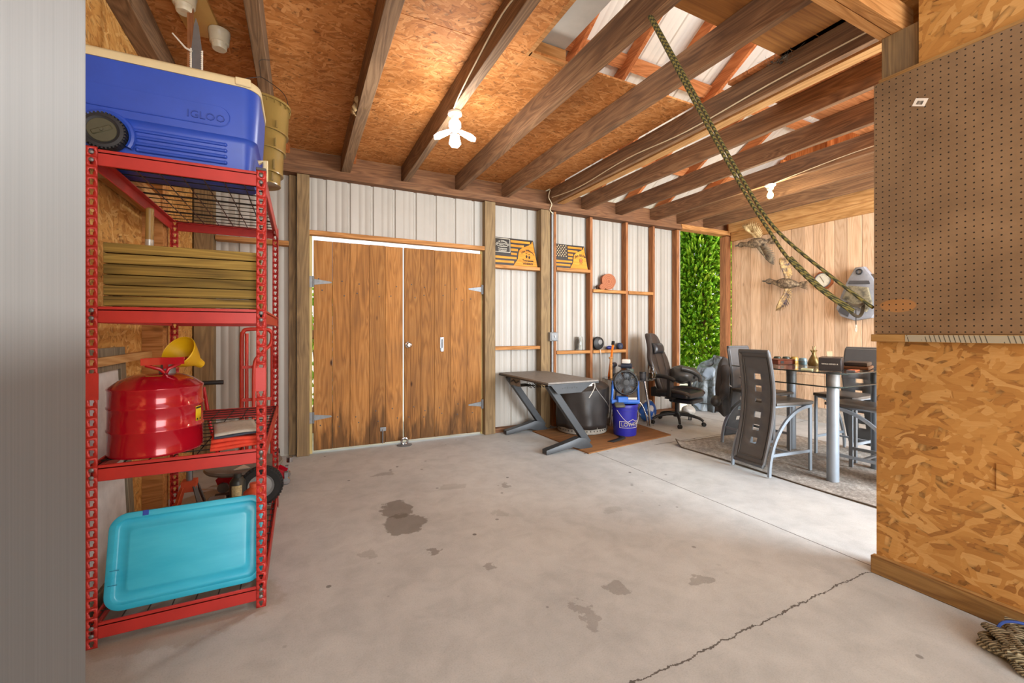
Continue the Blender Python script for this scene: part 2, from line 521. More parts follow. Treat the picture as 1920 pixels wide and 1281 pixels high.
# pale scuffs
sc_ = k.ramp(k.noise(k.coord((3, 0.5, 1), (0, 0, 0.7), src=src), 5, 5, 0.7), [(0.66, 0.0), (0.74, 1.0)])
col = k.mix(k.math('MULTIPLY', sc_, 0.35), col, lin('#d6d0c6'))
jn = k.math('SUBTRACT', k.noise(src, 5, 3, 0.6), 0.5)
jd = k.math('ABSOLUTE', k.math('SUBTRACT', k.math('ADD', xyz[0], k.math('MULTIPLY', jn, 0.012)), 2.66))
jf = k.math('MULTIPLY', k.math('LESS_THAN', jd, 0.0035), k.math('GREATER_THAN', xyz[1], 1.12))
jd2 = k.math('ABSOLUTE', k.math('SUBTRACT', xyz[1], 3.42))
jf2 = k.math('MULTIPLY', k.math('LESS_THAN', jd2, 0.005), k.math('GREATER_THAN', xyz[0], 3.4))
jd3 = k.math('ABSOLUTE', k.math('SUBTRACT', xyz[0], 5.1))
jf3 = k.math('LESS_THAN', jd3, 0.005)
cn = k.math('SUBTRACT', k.noise(src, 9, 6, 0.75), 0.5)
cd = k.math('ABSOLUTE', k.math('SUBTRACT', k.math('ADD', xyz[1], k.math('MULTIPLY', cn, 0.075)), 1.135))
wid = k.math('ADD', k.math('MULTIPLY', k.noise(src, 22, 2, 0.5), 0.009), -0.001)
cf = k.math('MULTIPLY', k.math('LESS_THAN', cd, wid), k.math('LESS_THAN', xyz[0], 2.64))
dark = k.math('MAXIMUM', k.math('MAXIMUM', jf, cf), k.math('MAXIMUM', jf2, jf3))
col = k.mix(k.math('MULTIPLY', dark, 0.85), col, lin('#3d362e'))
k.set(k.b.inputs['Base Color'], col)
k.b.inputs['Roughness'].default_value = 0.72
k.b.inputs['Specular IOR Level'].default_value = 0.35
k.bump(k.math('SUBTRACT', n3, k.math('MULTIPLY', dark, 2.0)), 0.25, 0.002)
M['concrete'] = k.m

# ================================================================ the room
struct(MB().box((-0.95, -4.0, -0.12), (6.45, 4.74, 0.0)), 'floor', M['concrete'], 'stained grey concrete slab with a saw joint and a long crack', 'floor')
M['ground'] = plain('sunlit ground', '#c2bba8', 0.95, 0, 0.3, 3)
struct(MB().box((-22, -22, -0.4), (26, 26, -0.13)), 'ground', M['ground'], 'sunlit bare ground outside the building', 'ground')

def siding_pts(x0, x1, flip=1):
    pts = []
    x = x0
    P = 0.2286
    prof = [(0.0, 0), (0.062, 0), (0.066, 0.0025), (0.076, 0.0025), (0.08, 0), (0.122, 0), (0.126, 0.0025), (0.136, 0.0025), (0.14, 0), (0.184, 0), (0.194, 0.015), (0.212, 0.015), (0.222, 0)]
    n = int((x1 - x0) / P) + 2
    for i in range(n):
        for a, d in prof:
            xx = x0 + i * P + a
            if xx > x1:
                pts.append((x1, 0)); return pts
            pts.append((xx, d))
    return pts
mb = MB()
for x0, x1, z0, z1, y in ((-0.90, 0.075, 0.0, 2.80, 4.745), (0.08, 1.955, 2.19, 2.80, 4.70), (1.96, 5.215, 0.0, 2.80, 4.745)):
    pts = siding_pts(x0 - 0.06, x1)
    pts = [(max(p[0], x0), p[1]) for p in pts]
    mb.grid(len(pts), 2, lambda i, j: Vector((pts[i][0], y + pts[i][1], (z0, z1)[j])), smooth=False)
struct(mb, 'wall_back', M['siding'], 'ribbed white steel siding nailed behind the studs around the plank doors', 'wall')
struct(MB().box((5.165, 4.71, 0), (5.215, 4.77, 2.76)), 'trim_1', M['siding'], 'white steel corner flashing at the edge of the open doorway', 'trim')
struct(MB().box((-0.90, -4.0, 0.0), (-0.85, 4.80, 3.02)), 'wall_left', M['osb_left'], 'strand board wall behind the red shelving', 'wall')
struct(MB().box((-0.849, 3.27, 0.0), (-0.75, 3.40, 2.83)), 'trim_2', M['pale_x'], 'pale wooden stud standing out from the strand board wall', 'post')
struct(MB().box((-0.845, 2.62, 1.93), (-0.76, 3.27, 2.03)), 'trim_3', M['pale_y'], 'short wooden block between studs on the strand board wall', 'board')
struct(MB().box((-0.849, 1.8, 1.06), (-0.80, 3.27, 1.10)), 'trim_4', M['pale_y'], 'thin wooden batten across the strand board wall', 'board')

# posts and studs of the back wall
for i, (x0, x1, y0, m, lab) in enumerate((
        (-0.84, -0.695, 4.60, 'post', 'square treated corner post behind the red shelving'),
        (-0.10, -0.035, 4.70, 'post', 'shaded inner post board beside the plank door post'),
        (-0.03, 0.082, 4.62, 'post', 'weathered square post on the hinge side of the wider plank door'),
        (1.94, 2.075, 4.62, 'post', 'weathered square post between the plank door and the desk bay'),
        (2.70, 2.835, 4.62, 'post', 'weathered square post behind the conduit'),
        (2.905, 2.945, 4.65, 'stud', 'reddish stud just right of the conduit'),
        (3.475, 3.52, 4.65, 'stud', 'reddish stud between the second sign and the wood slice'),
        (4.09, 4.135, 4.65, 'stud', 'reddish stud right of the wood slice'),
        (4.60, 4.64, 4.65, 'stud', 'reddish stud behind the gaming chair'),
        (5.08, 5.135, 4.65, 'stud', 'reddish end stud next to the open doorway'),
        (6.15, 6.255, 4.62, 'stud', 'orange corner post between the open doorway and the plank wall'))):
    struct(MB().box((x0, y0, 0.0), (x1, 4.743, 2.75), bev=0.004), 'post', M[m], lab, 'post')
struct(MB().box((0.083, 4.69, 0.0), (0.108, 4.74, 2.19)), 'trim_5', M['stop'], 'yellow jamb strip left of the plank doors', 'trim')
struct(MB().box((1.925, 4.70, 0.0), (1.939, 4.74, 2.19)), 'trim_6', M['stop'], 'pale jamb strip right of the plank doors', 'trim')
struct(MB().box((0.06, 4.625, 2.168), (1.96, 4.698, 2.215), bev=0.003), 'beam', M['pale_x'], 'pale header board nailed above the plank doors', 'beam')
struct(MB().box((-0.90, 4.61, 2.752), (5.15, 4.743, 2.795)).box((-0.90, 4.625, 2.797), (5.15, 4.743, 2.83)), 'beam', M['brown_x'], 'doubled top plate carrying the joists along the siding wall', 'beam')
struct(MB().box((5.14, 4.61, 2.765), (6.26, 4.743, 2.83)), 'beam', M['pale_x'], 'plate above the open doorway to the garden', 'beam')
struct(MB().box((-0.90, 4.72, 2.83), (6.3, 4.76, 3.02)), 'beam', M['brown_x'], 'dark rim board behind the joist ends', 'beam')
struct(MB().box((2.08, 4.66, 0.0), (2.70, 4.743, 0.05)).box((2.95, 4.66, 0.0), (5.08, 4.743, 0.05)), 'trim_7', M['brown_x'], 'sole plate along the foot of the siding wall', 'trim')
for i, (x0, x1, z1, lab) in enumerate((
        (2.076, 2.70, 2.02, 'upper blocking ledge holding the black label sign'), (2.076, 2.70, 1.035, 'lower blocking ledge behind the black desk'),
        (2.946, 3.475, 2.04, 'upper blocking ledge holding the starred sign'), (2.946, 3.475, 0.965, 'lower blocking ledge with a glass jar on it'),
        (3.521, 4.09, 1.785, 'blocking ledge with the wood slice on it'), (3.521, 4.09, 0.965, 'lower blocking ledge with the black reel on it'),
        (4.136, 4.60, 1.785, 'empty blocking ledge over the gaming chair'), (-0.69, -0.10, 2.09, 'blocking rail between the corner post and door post'))):
    struct(MB().box((x0, 4.64, z1 - 0.042), (x1, 4.743, z1), bev=0.003), 'blocking_board', M['pale_x'], lab, 'board')

# plank doors: rain-darkened feet with ragged upper edges
def door_mat():
    m = M['door']; nt = m.node_tree
    k = NT.__new__(NT); k.m = m; k.t = nt; k.b = nt.nodes['Principled BSDF']
    base = k.b.inputs['Base Color'].links[0].from_socket
    src = k.n('ShaderNodeTexCoord').outputs['Object']
    z = k.sep(src)[2]
    n = k.noise(k.coord((1, 1, 0.12), src=src), 14, 4, 0.6)
    h = k.math('SUBTRACT', k.math('MULTIPLY', n, 1.5), k.math('ADD', z, 0.36))
    f = k.ramp(h, [(0.06, 0.0), (0.30, 1.0)])
    k.set(k.b.inputs['Base Color'], k.mix(k.math('MULTIPLY', f, 0.7), base, lin('#3f2c1a')))
door_mat()
def leaf(name, x0, x1, n, hinge_side, label):
    t = thing(name, label, 'door', ((x0 + x1) / 2, 4.67, 0), kind='structure')
    wx = (x1 - x0)
    mb = MB()
    edges = [0]
    for i in range(n):
        edges.append(edges[-1] + rnd.uniform(0.85, 1.15))
    edges = [e / edges[-1] * wx - wx / 2 for e in edges]
    for i in range(n):
        zb = 0.03 + rnd.uniform(0, 0.006)
        mb.box((edges[i] + 0.0012, 0, zb), (edges[i + 1] - 0.0012, 0.035, 2.128 + rnd.uniform(-0.004, 0.004)), bev=0.002)
    mb.build('planks', M['door'], t)
    b = MB()
    for z in (0.35, 1.62):
        b.box((-wx / 2 + 0.06, 0.036, z - 0.07), (wx / 2 - 0.06, 0.06, z + 0.07))
    b.build('brace', M['pale_x'], t)
    sg = -1 if hinge_side == 'L' else 1
    for z in (0.36, 1.71):
        h = MB()
        e = sg * wx / 2
        h.box((min(e, e + sg * 0.045), -0.006, z - 0.055), (max(e, e + sg * 0.045), 0.0, z + 0.055))
        h.prism([(e, z - 0.03), (e - sg * 0.16, z - 0.008), (e - sg * 0.17, z), (e - sg * 0.16, z + 0.008), (e, z + 0.03)], -0.005, 0.0, Matrix(((1, 0, 0, 0), (0, 0, 1, 0), (0, 1, 0, 0), (0, 0, 0, 1))))
        h.cyl((e, -0.006, z - 0.055), (e, -0.006, z + 0.055), 0.008, seg=10)
        h.build('hinge', M['galv'], t)
    s = MB()
    for i in range(n):
        cx = (edges[i] + edges[i + 1]) / 2
        for z in (0.27, 0.36, 1.60, 1.72):
            s.ball((cx + rnd.uniform(-0.045, 0.045), -0.001, z + rnd.uniform(-0.03, 0.03)), (0.007, 0.004, 0.007), 8, 5)
    s.build('bolts', M['dkgrey'], t)
    return t
d1 = leaf('door_1', 0.118, 0.998, 5, 'L', 'wooden plank door leaf hinged on the post beside the red shelving')
d2 = leaf('door_2', 1.012, 1.918, 5, 'R', 'wooden plank door leaf with the round knob and small bolt')
kb = MB()
kb.lathe([(0.0, 0.0), (0.034, 0.0), (0.034, 0.006), (0.014, 0.012), (0.014, 0.03), (0.028, 0.045), (0.03, 0.06), (0.02, 0.072), (0, 0.074)], 20, Matrix.Translation((-0.41, 0, 1.07)) @ Matrix.Rotation(PI / 2, 4, 'X'))
kb.build('knob', M['chrome'], d2)
lb = MB().box((-0.052, -0.008, 1.00), (-0.012, 0, 1.15)).box((-0.045, -0.02, 0.99), (-0.02, -0.006, 1.03)).cyl((-0.03, -0.014, 1.03), (-0.03, -0.014, 1.13), 0.006, seg=8)
lb.build('bolt_latch', M['steel'], d2)
lt = MB().box((0.20, -0.012, 0.16), (0.26, 0, 0.20)).cyl((0.225, -0.012, 0.03), (0.225, -0.012, 0.18), 0.006, seg=8)
lt.build('cane_bolt', M['galv'], d1)

# ceiling: strand board sheets laid over the joists, with a hatch opening
mb = MB()
for x0, x1, y0, y1 in ((-0.90, 0.42, 2.05, 4.72), (-0.90, 0.42, -1.2, 2.045), (0.425, 1.04, 2.445, 4.72), (0.425, 1.33, 0.0, 2.44), (1.045, 1.33, 2.445, 4.72), (1.332, 2.82, 2.405, 4.72)):
    mb.box((x0, y0, 3.021), (x1, y1, 3.034))
struct(mb, 'ceiling', M['osb_floor'], 'strand board sheets laid over the joists', 'ceiling')
struct(MB().box((1.66, 0.9, 3.021), (2.84, 1.72, 3.036)), 'ceiling_panel', M['plywood'], 'plywood sheet laid over the joists beside the hatch opening', 'ceiling')
mb = MB()
y = 0.9
while y < 1.95:
    ww = rnd.uniform(0.13, 0.16)
    mb.box((2.80, y, 3.021), (6.25, y + ww - 0.004, 3.045)); y += ww
struct(mb, 'ceiling_plank', M['orange_x'], 'short deck boards laid across the joists near the pegboard', 'ceiling')
struct(MB().box((1.34, 1.5, 3.12), (1.60, 2.48, 3.13)), 'ceiling_panel', plain('grey drywall', '#b4b0a8', 0.8, 0, 0.15, 3), 'grey panel closing part of the hatch between two joists', 'panel')
struct(MB().box((1.335, 2.41, 3.02), (1.60, 2.45, 3.11)).box((1.315, 1.5, 3.02), (1.345, 2.45, 3.12)), 'trim_8', M['pale_x'], 'pale frame boards around the grey hatch panel', 'trim')

JX = [(-0.80, 0.10, 'joist_grey'), (-0.215, 0.07, 'joist_grey'), (0.415, 0.085, 'joist_grey'), (1.02, 0.062, 'joist_grey'), (1.635, 0.06, 'joist'), (2.225, 0.05, 'joist'), (2.86, 0.045, 'joist'),
      (3.40, 0.045, 'joist'), (3.985, 0.045, 'joist'), (4.63, 0.045, 'joist'), (5.17, 0.045, 'joist'), (5.75, 0.045, 'joist')]
ORD = 'first second third fourth fifth sixth seventh eighth ninth tenth eleventh twelfth'.split()
for i, (x, wd, m) in enumerate(JX):
    struct(MB().box((x - wd / 2, -0.4 if i < 4 else 0.7, 2.831), (x + wd / 2, 4.719, 3.019), bev=0.003), 'joist_beam', M[m], ORD[i] + ' rough ceiling joist counted from the strand board wall', 'joist')
struct(MB().box((2.93, 1.15, 2.842), (3.02, 4.60, 2.88)), 'joist_beam', M['pale_y'], 'pale flat board fixed beside the joist that carries the cable', 'board')
struct(MB().box((6.17, 0.7, 2.80), (6.258, 4.60, 3.0)), 'beam', M['pale_y'], 'ledger joist along the top of the plank wall', 'beam')
struct(MB().box((6.225, 0.7, 2.665), (6.258, 4.60, 2.80), bev=0.003), 'beam', M['pale_y'], 'pale ledger board capping the plank wall', 'beam')
# header carrying the joists near the camera, with its post at the pegboard wall
struct(MB().box((-0.85, 1.02, 2.70), (2.75, 1.065, 2.83)).box((-0.85, 1.07, 2.70), (2.75, 1.115, 2.83)), 'beam', M['pale_x'], 'doubled header beam resting on the post above the pegboard', 'beam')
struct(MB().box((2.64, 0.96, 0.0), (2.685, 1.105, 2.70), bev=0.003).box((2.69, 0.96, 0.0), (2.745, 1.105, 2.70), bev=0.003), 'post', M['post'], 'doubled treated post at the free end of the pegboard wall', 'post')

# roof above the hatch
pts = siding_pts(-1.0, 6.5)
SL = 0.615
mb = MB()
mb.grid(len(pts), 2, lambda i, j: Vector((pts[i][0], (5.1, -0.2)[j], (5.1 * -SL + 4.75 * SL + 3.12, 4.95 * SL + 3.12)[j] + pts[i][1])), smooth=False)
struct(mb, 'roof', M['roofing'], 'white ribbed steel roof seen through the hatch', 'roof')
for i in range(11):
    x = -0.72 + i * 0.61
    mb = MB().bar((x, 4.74, 3.02), (x, -0.2, 3.02 + 4.94 * SL), 0.04, 0.14)
    struct(mb, 'rafter_beam', M['orange_y'], ORD[i] + ' roof rafter counted from the strand board wall', 'rafter')
for y, lab in ((4.2, 'lowest'), (3.35, 'second lowest'), (2.5, 'third lowest'), (1.65, 'fourth lowest'), (0.8, 'topmost')):
    z = 3.075 + (4.75 - y) * SL
    mb = MB().bar((-0.95, y, z), (6.3, y, z), 0.13, 0.035, up=(0, SL, 1))
    struct(mb, 'purlin_beam', M['orange_x'], lab + ' roof purlin above the hatch', 'purlin')

# plank wall at the far right and its curb
mb = MB()
y = 4.61
while y > -2.5:
    ww = rnd.choice((0.12, 0.14, 0.15, 0.165))
    mb.box((6.26, y - ww + 0.005, 0.19), (6.285, y, 2.70), bev=0.002)
    y -= ww
mb.box((6.284, -2.5, 0.19), (6.289, 4.61, 2.70))
struct(mb, 'wall_end', M['plank'], 'pale vertical plank wall hung with duck mounts', 'wall')
mb = MB()
y = 4.75
while y > -2.5:
    mb.box((6.29, y - 0.15, 2.70), (6.31, y - 0.003, 6.0)); y -= 0.15
for q in range(7):
    mb.box((6.2, 4.4 - q * 0.61, 3.0), (6.289, 4.36 - q * 0.61, 3.0 + q * 0.38 + 0.3))
struct(mb, 'wall_gable', M['gable'], 'gable boards and studs above the plank wall with orange light put into their colour', 'wall')
struct(MB().box((6.22, -2.5, -0.02), (6.42, 4.62, 0.19), bev=0.01), 'curb', M['concrete_block'], 'rough concrete curb under the plank wall', 'curb')

# strand board wall on the right with pegboard
mb = MB()
mb.box((2.62, -3.5, 0.0), (2.637, 1.117, 1.22)).box((2.62, -3.5, 1.222), (2.637, 1.105, 2.44)).box((2.62, -3.5, 2.442), (2.637, 0.952, 3.6))
mb.box((2.75, -3.5, 0.0), (2.765, 1.105, 3.6))
struct(mb, 'wall_right', M['osb_right'], 'strand board partition wall carrying the pegboard', 'wall')
struct(MB().box((2.585, -3.5, 0.0), (2.6195, 1.128, 0.09), bev=0.004), 'baseboard_right', M['sill'], 'wooden sole board along the foot of the strand board partition', 'baseboard')
# patched piece of board
struct(MB().box((2.614, 0.30, 0.555), (2.6195, 0.70, 0.665)), 'trim_9', M['osb_right'], 'small strand board patch on the partition', 'board')

k = NT('pegboard')
src = k.n('ShaderNodeTexCoord').outputs['Object']
s = k.sep(src)
def fr(v, ofs):
    return k.math('SUBTRACT', k.math('FRACT', k.math('DIVIDE', k.math('ADD', v, ofs), 0.0268)), 0.5)
a, b = fr(s[1], 10.0), fr(s[2], 10.0)
d = k.math('SQRT', k.math('ADD', k.math('MULTIPLY', a, a), k.math('MULTIPLY', b, b)))
hole = k.math('LESS_THAN', d, 0.12)
base = k.ramp(k.noise(src, 3.5, 5, 0.6), [(0.3, '#6b543b'), (0.6, '#7c6347'), (0.75, '#866c4f')])
m_ = k.n('ShaderNodeMapping', {0: src, 1: (0, 1.028, 1.343), 3: (1, 0.072, 0.032)}, vector_type='TEXTURE').outputs[0]
ov = k.n('ShaderNodeVectorMath', {0: m_, 1: (0, 1, 1)}, operation='MULTIPLY').outputs[0]
ln = k.math('ADD', k.n('ShaderNodeVectorMath', {0: ov}, operation='LENGTH').outputs[1], k.math('MULTIPLY', k.math('SUBTRACT', k.noise(src, 9, 2, 0.5), 0.5), 0.5))
base = k.mix(k.ramp(ln, [(0.9, 0.75), (0.98, 0.0)]), base, lin('#9c6c3a'))
base = k.mix(hole, base, lin('#17110b'))
k.set(k.b.inputs['Base Color'], base)
k.b.inputs['Roughness'].default_value = 0.55
k.bump(k.math('SUBTRACT', 1.0, hole), 0.5, 0.004)
pg = thing('pegboard', 'large brown pegboard hung on the strand board partition', 'pegboard', (0, 0, 0))
MB().box((2.596, -1.3, 1.205), (2.602, 1.118, 2.46), bev=0.001).build('perforated_panel', k.m, pg)
MB().box((2.602, -1.3, 1.21), (2.6195, 1.10, 1.25)).box((2.602, -1.3, 2.40), (2.6195, 1.10, 2.478)).build('furring_strip', M['sill'], pg)
MB().box((2.575, -1.3, 1.168), (2.6195, 1.122, 1.204), bev=0.002).build('bottom_rail', wood('rail wood', ('#8a6536', '#b4894e', '#caa468'), 'Y', 1.0, 0.3), pg)
tk = NT('worn tape')
s2 = tk.sep(tk.n('ShaderNodeTexCoord').outputs['Object'])
ti = tk.math('LESS_THAN', tk.math('FRACT', tk.math('MULTIPLY', tk.math('ADD', s2[1], tk.math('MULTIPLY', s2[2], -0.25)), 62.0)), 0.22)
tk.set(tk.b.inputs['Base Color'], tk.mix(tk.math('MULTIPLY', ti, tk.math('GREATER_THAN', tk.noise(tk.n('ShaderNodeTexCoord').outputs['Object'], 12, 2), 0.45)), lin('#97907c'), lin('#4d4a40')))
MB().box((2.5735, -1.3, 1.170), (2.5749, 0.985, 1.202)).build('measuring_tape', tk.m, pg, label='worn grey measuring tape')
tg = thing('price_tag', 'white barcode sticker on the pegboard', 'sticker', (2.5955, 0.938, 2.29), rot=(0.45, 0, 0))
MB().box((-0.0008, -0.025, -0.017), (0, 0.025, 0.017)).build('paper', M['white'], tg)
mb = MB()
for q in range(9):
    mb.box((-0.0014, -0.012 + q * 0.0028, -0.010), (-0.0008, -0.012 + q * 0.0028 + rnd.uniform(0.0008, 0.0018), 0.006))
mb.build('barcode', M['black'], tg)

# garden greenery beyond the doorway
def bush(name, label, cx, cy, rx, ry, z0, z1, n, seed, trunk=True):
    R = random.Random(seed)
    t = thing(name, label, 'tree', (cx, cy, -0.13))
    tr = MB()
    for q in range(3):
        tr.tube([(R.uniform(-0.1, 0.1), R.uniform(-0.1, 0.1), 0), (R.uniform(-0.15, 0.15), R.uniform(-0.15, 0.15), z1 * 0.4), (R.uniform(-0.1, 0.1), R.uniform(-0.1, 0.1), z1 * 0.85)], [0.06, 0.04, 0.015], 7)
    tr.build('trunk', M['bark'], t)
    mb = MB()
    for q in range(n):
        z = z0 + (z1 - z0) * R.random()
        tp = 1.0 - 0.55 * ((z - z0) / (z1 - z0)) ** 2
        th = R.random() * 2 * PI
        rr = (0.35 + 0.65 * R.random() ** 0.5) * tp
        c = Vector((rr * rx * math.cos(th), rr * ry * math.sin(th), z))
        L = R.uniform(0.10, 0.20); W = L * R.uniform(0.3, 0.5)
        out = Vector((math.cos(th), math.sin(th), R.uniform(-0.5, 0.7))).normalized()
        side = out.cross(Vector((R.uniform(-1, 1), R.uniform(-1, 1), R.uniform(-1, 1)))).normalized()
        v = [c - out * L * 0.4, c + side * W * 0.5 + out * L * 0.05, c + out * L, c - side * W * 0.5 + out * L * 0.05]
        for sgn in (1, -1):
            v += []
        mb._add([tuple(p) for p in v], [(0, 1, 2, 3)])
        tipn = out.cross(side)
        v2 = [c - out * L * 0.2, c + tipn * W * 0.5 + out * L * 0.2, c + out * L * 0.8, c - tipn * W * 0.5 + out * L * 0.2]
        mb._add([tuple(p) for p in v2], [(0, 1, 2, 3)])
    mb.build('foliage', M['leaf'], t)
    return t
M['bark'] = plain('bark', '#7a5238', 0.9, 0, 0.3, 10)
k = NT('cedar foliage')
ri = k.n('ShaderNodeNewGeometry').outputs['Random Per Island']
k.set(k.b.inputs['Base Color'], k.ramp(ri, [(0.0, '#5a9a30'), (0.5, '#96d03c'), (0.85, '#c4e850'), (1.0, '#e4f080')]))
k.b.inputs['Roughness'].default_value = 0.6
tl = k.n('ShaderNodeBsdfTranslucent', {'Color': k.ramp(ri, [(0.0, '#7ab838'), (1.0, '#daf060')])})
ms = k.n('ShaderNodeMixShader', {0: 0.45})
k.t.links.new(k.b.outputs[0], ms.inputs[1]); k.t.links.new(tl.outputs[0], ms.inputs[2])
k.t.links.new(ms.outputs[0], k.t.nodes['Material Output'].inputs[0])
M['leaf'] = k.m
bush('cedar_tree', 'bright green cedar filling the open doorway', 8.2, 6.7, 1.5, 1.0, 0.35, 4.6, 24000, 3)
bush('cedar_shrub', 'green shrub glimpsed through the gap beside the plank door', 0.2, 6.3, 0.7, 0.5, 0.2, 2.0, 900, 5)

t = thing('mud_nest', 'crusty tan insect nest stuck to the side of the third joist', 'nest', (0.368, 3.34, 2.86))
mb = MB()
for q in range(9):
    mb.ball((0.0 + 0.012 * math.sin(q * 2.1), -0.08 + 0.02 * q, 0.02 * math.cos(q * 1.7) + 0.01), (0.02, 0.022, 0.026), 10, 7)
mb.jitter(0.006, 40, 1)
mb.build('mud_cells', plain('dried mud', '#a48a62', 0.95, 0, 0.3, 40), t)
MB().tube([(0.0, -0.09, 0.0), (0.03, -0.10, -0.02), (0.06, -0.105, -0.028)], 0.008, 6).build('mud_tunnel', plain('dried mud tube', '#8d7450', 0.95, 0, 0.3, 40), t)
t = thing('cobweb', 'dusty tangle of cobweb hanging beside the plywood sheet over the joists', 'cobweb', (2.81, 1.70, 2.99))
mb = MB()
R = random.Random(5)
for q in range(60):
    a = Vector((R.gauss(0, 0.03), R.gauss(0, 0.05), R.gauss(0, 0.02)))
    b = a + Vector((R.gauss(0, 0.03), R.gauss(0, 0.05), R.gauss(-0.01, 0.03)))
    mb.tube([a, (a + b) / 2 + Vector((R.gauss(0, 0.008), R.gauss(0, 0.008), -0.01)), b], 0.0007, 4)
mb.build('web_strands', plain('dusty web', '#6b6152', 0.9), t)
mb = MB()
for q in range(8):
    mb.ball((R.gauss(0, 0.02), R.gauss(0, 0.03), R.gauss(0, 0.012)), R.uniform(0.004, 0.012), 8, 6)
mb.build('caught_debris', plain('dark debris', '#3a342c', 0.9), t)
# ================================================================ left side: refrigerator and red shelving
M['stainless'] = None
k = NT('brushed stainless')
v = k.coord((1, 260, 1.2))
k.set(k.b.inputs['Base Color'], k.ramp(k.noise(v, 1.0, 3, 0.6), [(0.3, '#7c7f82'), (0.7, '#86898c')]))
k.b.inputs['Metallic'].default_value = 0.6
k.b.inputs['Roughness'].default_value = 0.55
M['stainless'] = k.m
fx, fy = -0.272, 0.818
t = thing('refrigerator', 'tall stainless steel refrigerator standing beside the red shelving', 'refrigerator', (-0.55, 0.47, 0))
MB().box((-0.83, 0.10, 0.04), (-0.335, fy - 0.006, 1.80), bev=0.006).build('body', M['grey'], t, world=True)
fd = MB().box((-0.33, 0.095, 0.60), (fx, fy, 1.81), bev=0.012, seg=3).build('door', M['stainless'], t, world=True)
fr_ = MB().box((-0.33, 0.095, 0.08), (fx, fy, 0.59), bev=0.012, seg=3).build('freezer_drawer', M['stainless'], t, world=True)
MB().tube([(fx, 0.14, 0.9), (fx + 0.05, 0.14, 0.93), (fx + 0.05, 0.14, 1.5), (fx, 0.14, 1.53)], 0.012, 10).build('handle', M['steel'], fd)
MB().tube([(fx, 0.2, 0.52), (fx + 0.05, 0.22, 0.52), (fx + 0.05, 0.68, 0.52), (fx, 0.70, 0.52)], 0.012, 10).build('drawer_handle', M['steel'], fr_)
for q, (fxx, fyy) in enumerate(((-0.78, 0.15), (-0.38, 0.15), (-0.78, 0.76), (-0.38, 0.76))):
    MB().cyl((fxx, fyy, 0), (fxx, fyy, 0.045), 0.02, seg=12).build('foot', M['black'], t, world=True)

# ---- red boltless shelving unit
RED = plain('red shelf paint', '#b5302a', 0.42, 0.1, 0.1, 9)
WIRE = plain('black deck wire', '#3a3836', 0.4, 0.5, 0.1)
X0, X1, Y0, Y1, HT = -0.735, -0.137, 2.182, 3.40, 1.93
sh = thing('shelving_unit', 'red boltless steel shelving unit with wire decks beside the refrigerator', 'shelf', ((X0 + X1) / 2, (Y0 + Y1) / 2, 0))
def strip(mb, org, ux, W=0.036, H=HT, sp=0.0385):
    """flat perforated strip: teardrop holes"""
    org = Vector(org); ux = Vector(ux)
    n = int(H / sp)
    sp = H / n
    r = 0.0088
    hole = [(r * 0.45, -r * 1.45), (r * 0.55, -r * 0.4), (r, r * 0.25), (r * 0.7, r * 1.1), (-r * 0.7, r * 1.1), (-r, r * 0.25), (-r * 0.55, -r * 0.4), (-r * 0.45, -r * 1.45)]
    for i in range(n):
        zc = (i + 0.5) * sp
        z0, z1 = i * sp, (i + 1) * sp
        P = lambda a, z: org + ux * a + Vector((0, 0, z))
        outer = [P(W * 0.62, z0), P(W, z0), P(W, zc), P(W, z1), P(0, z1), P(0, zc), P(0, z0), P(W * 0.38, z0)]
        if 0.955 < zc < 1.06:
            mb._add([P(0, z0), P(W, z0), P(W, z1), P(0, z1)], [(0, 1, 2, 3)])
            continue
        inner = [P(W / 2 + a, zc + b) for a, b in hole]
        vs = outer + inner
        fs = [(j, (j + 1) % 8, 8 + (j + 1) % 8, 8 + j) for j in range(8)]
        mb._add(vs, fs)
for (px, py, sx, sy) in ((X0, Y0, 1, 1), (X1, Y0, -1, 1), (X0, Y1, 1, -1), (X1, Y1, -1, -1)):
    mb = MB()
    strip(mb, (px, py, 0), (sx, 0, 0))
    strip(mb, (px, py, 0), (0, sy, 0))
    o = mb.build('upright_post', RED, sh, world=True, solid=0.0022, off=0)
    c = MB()
    c.box((min(px, px + sx * 0.039), py - 0.003 if sy > 0 else py, 0.955), (max(px, px + sx * 0.039), py if sy > 0 else py + 0.003, 1.058))
    for zz in (0.975, 1.035):
        c.cyl((px + sx * 0.018, py - sy * 0.005, zz), (px + sx * 0.018, py, zz), 0.005, seg=8)
    c.build('splice_sleeve', RED, o)
LV = (0.094, 0.702, 1.316, 1.924)
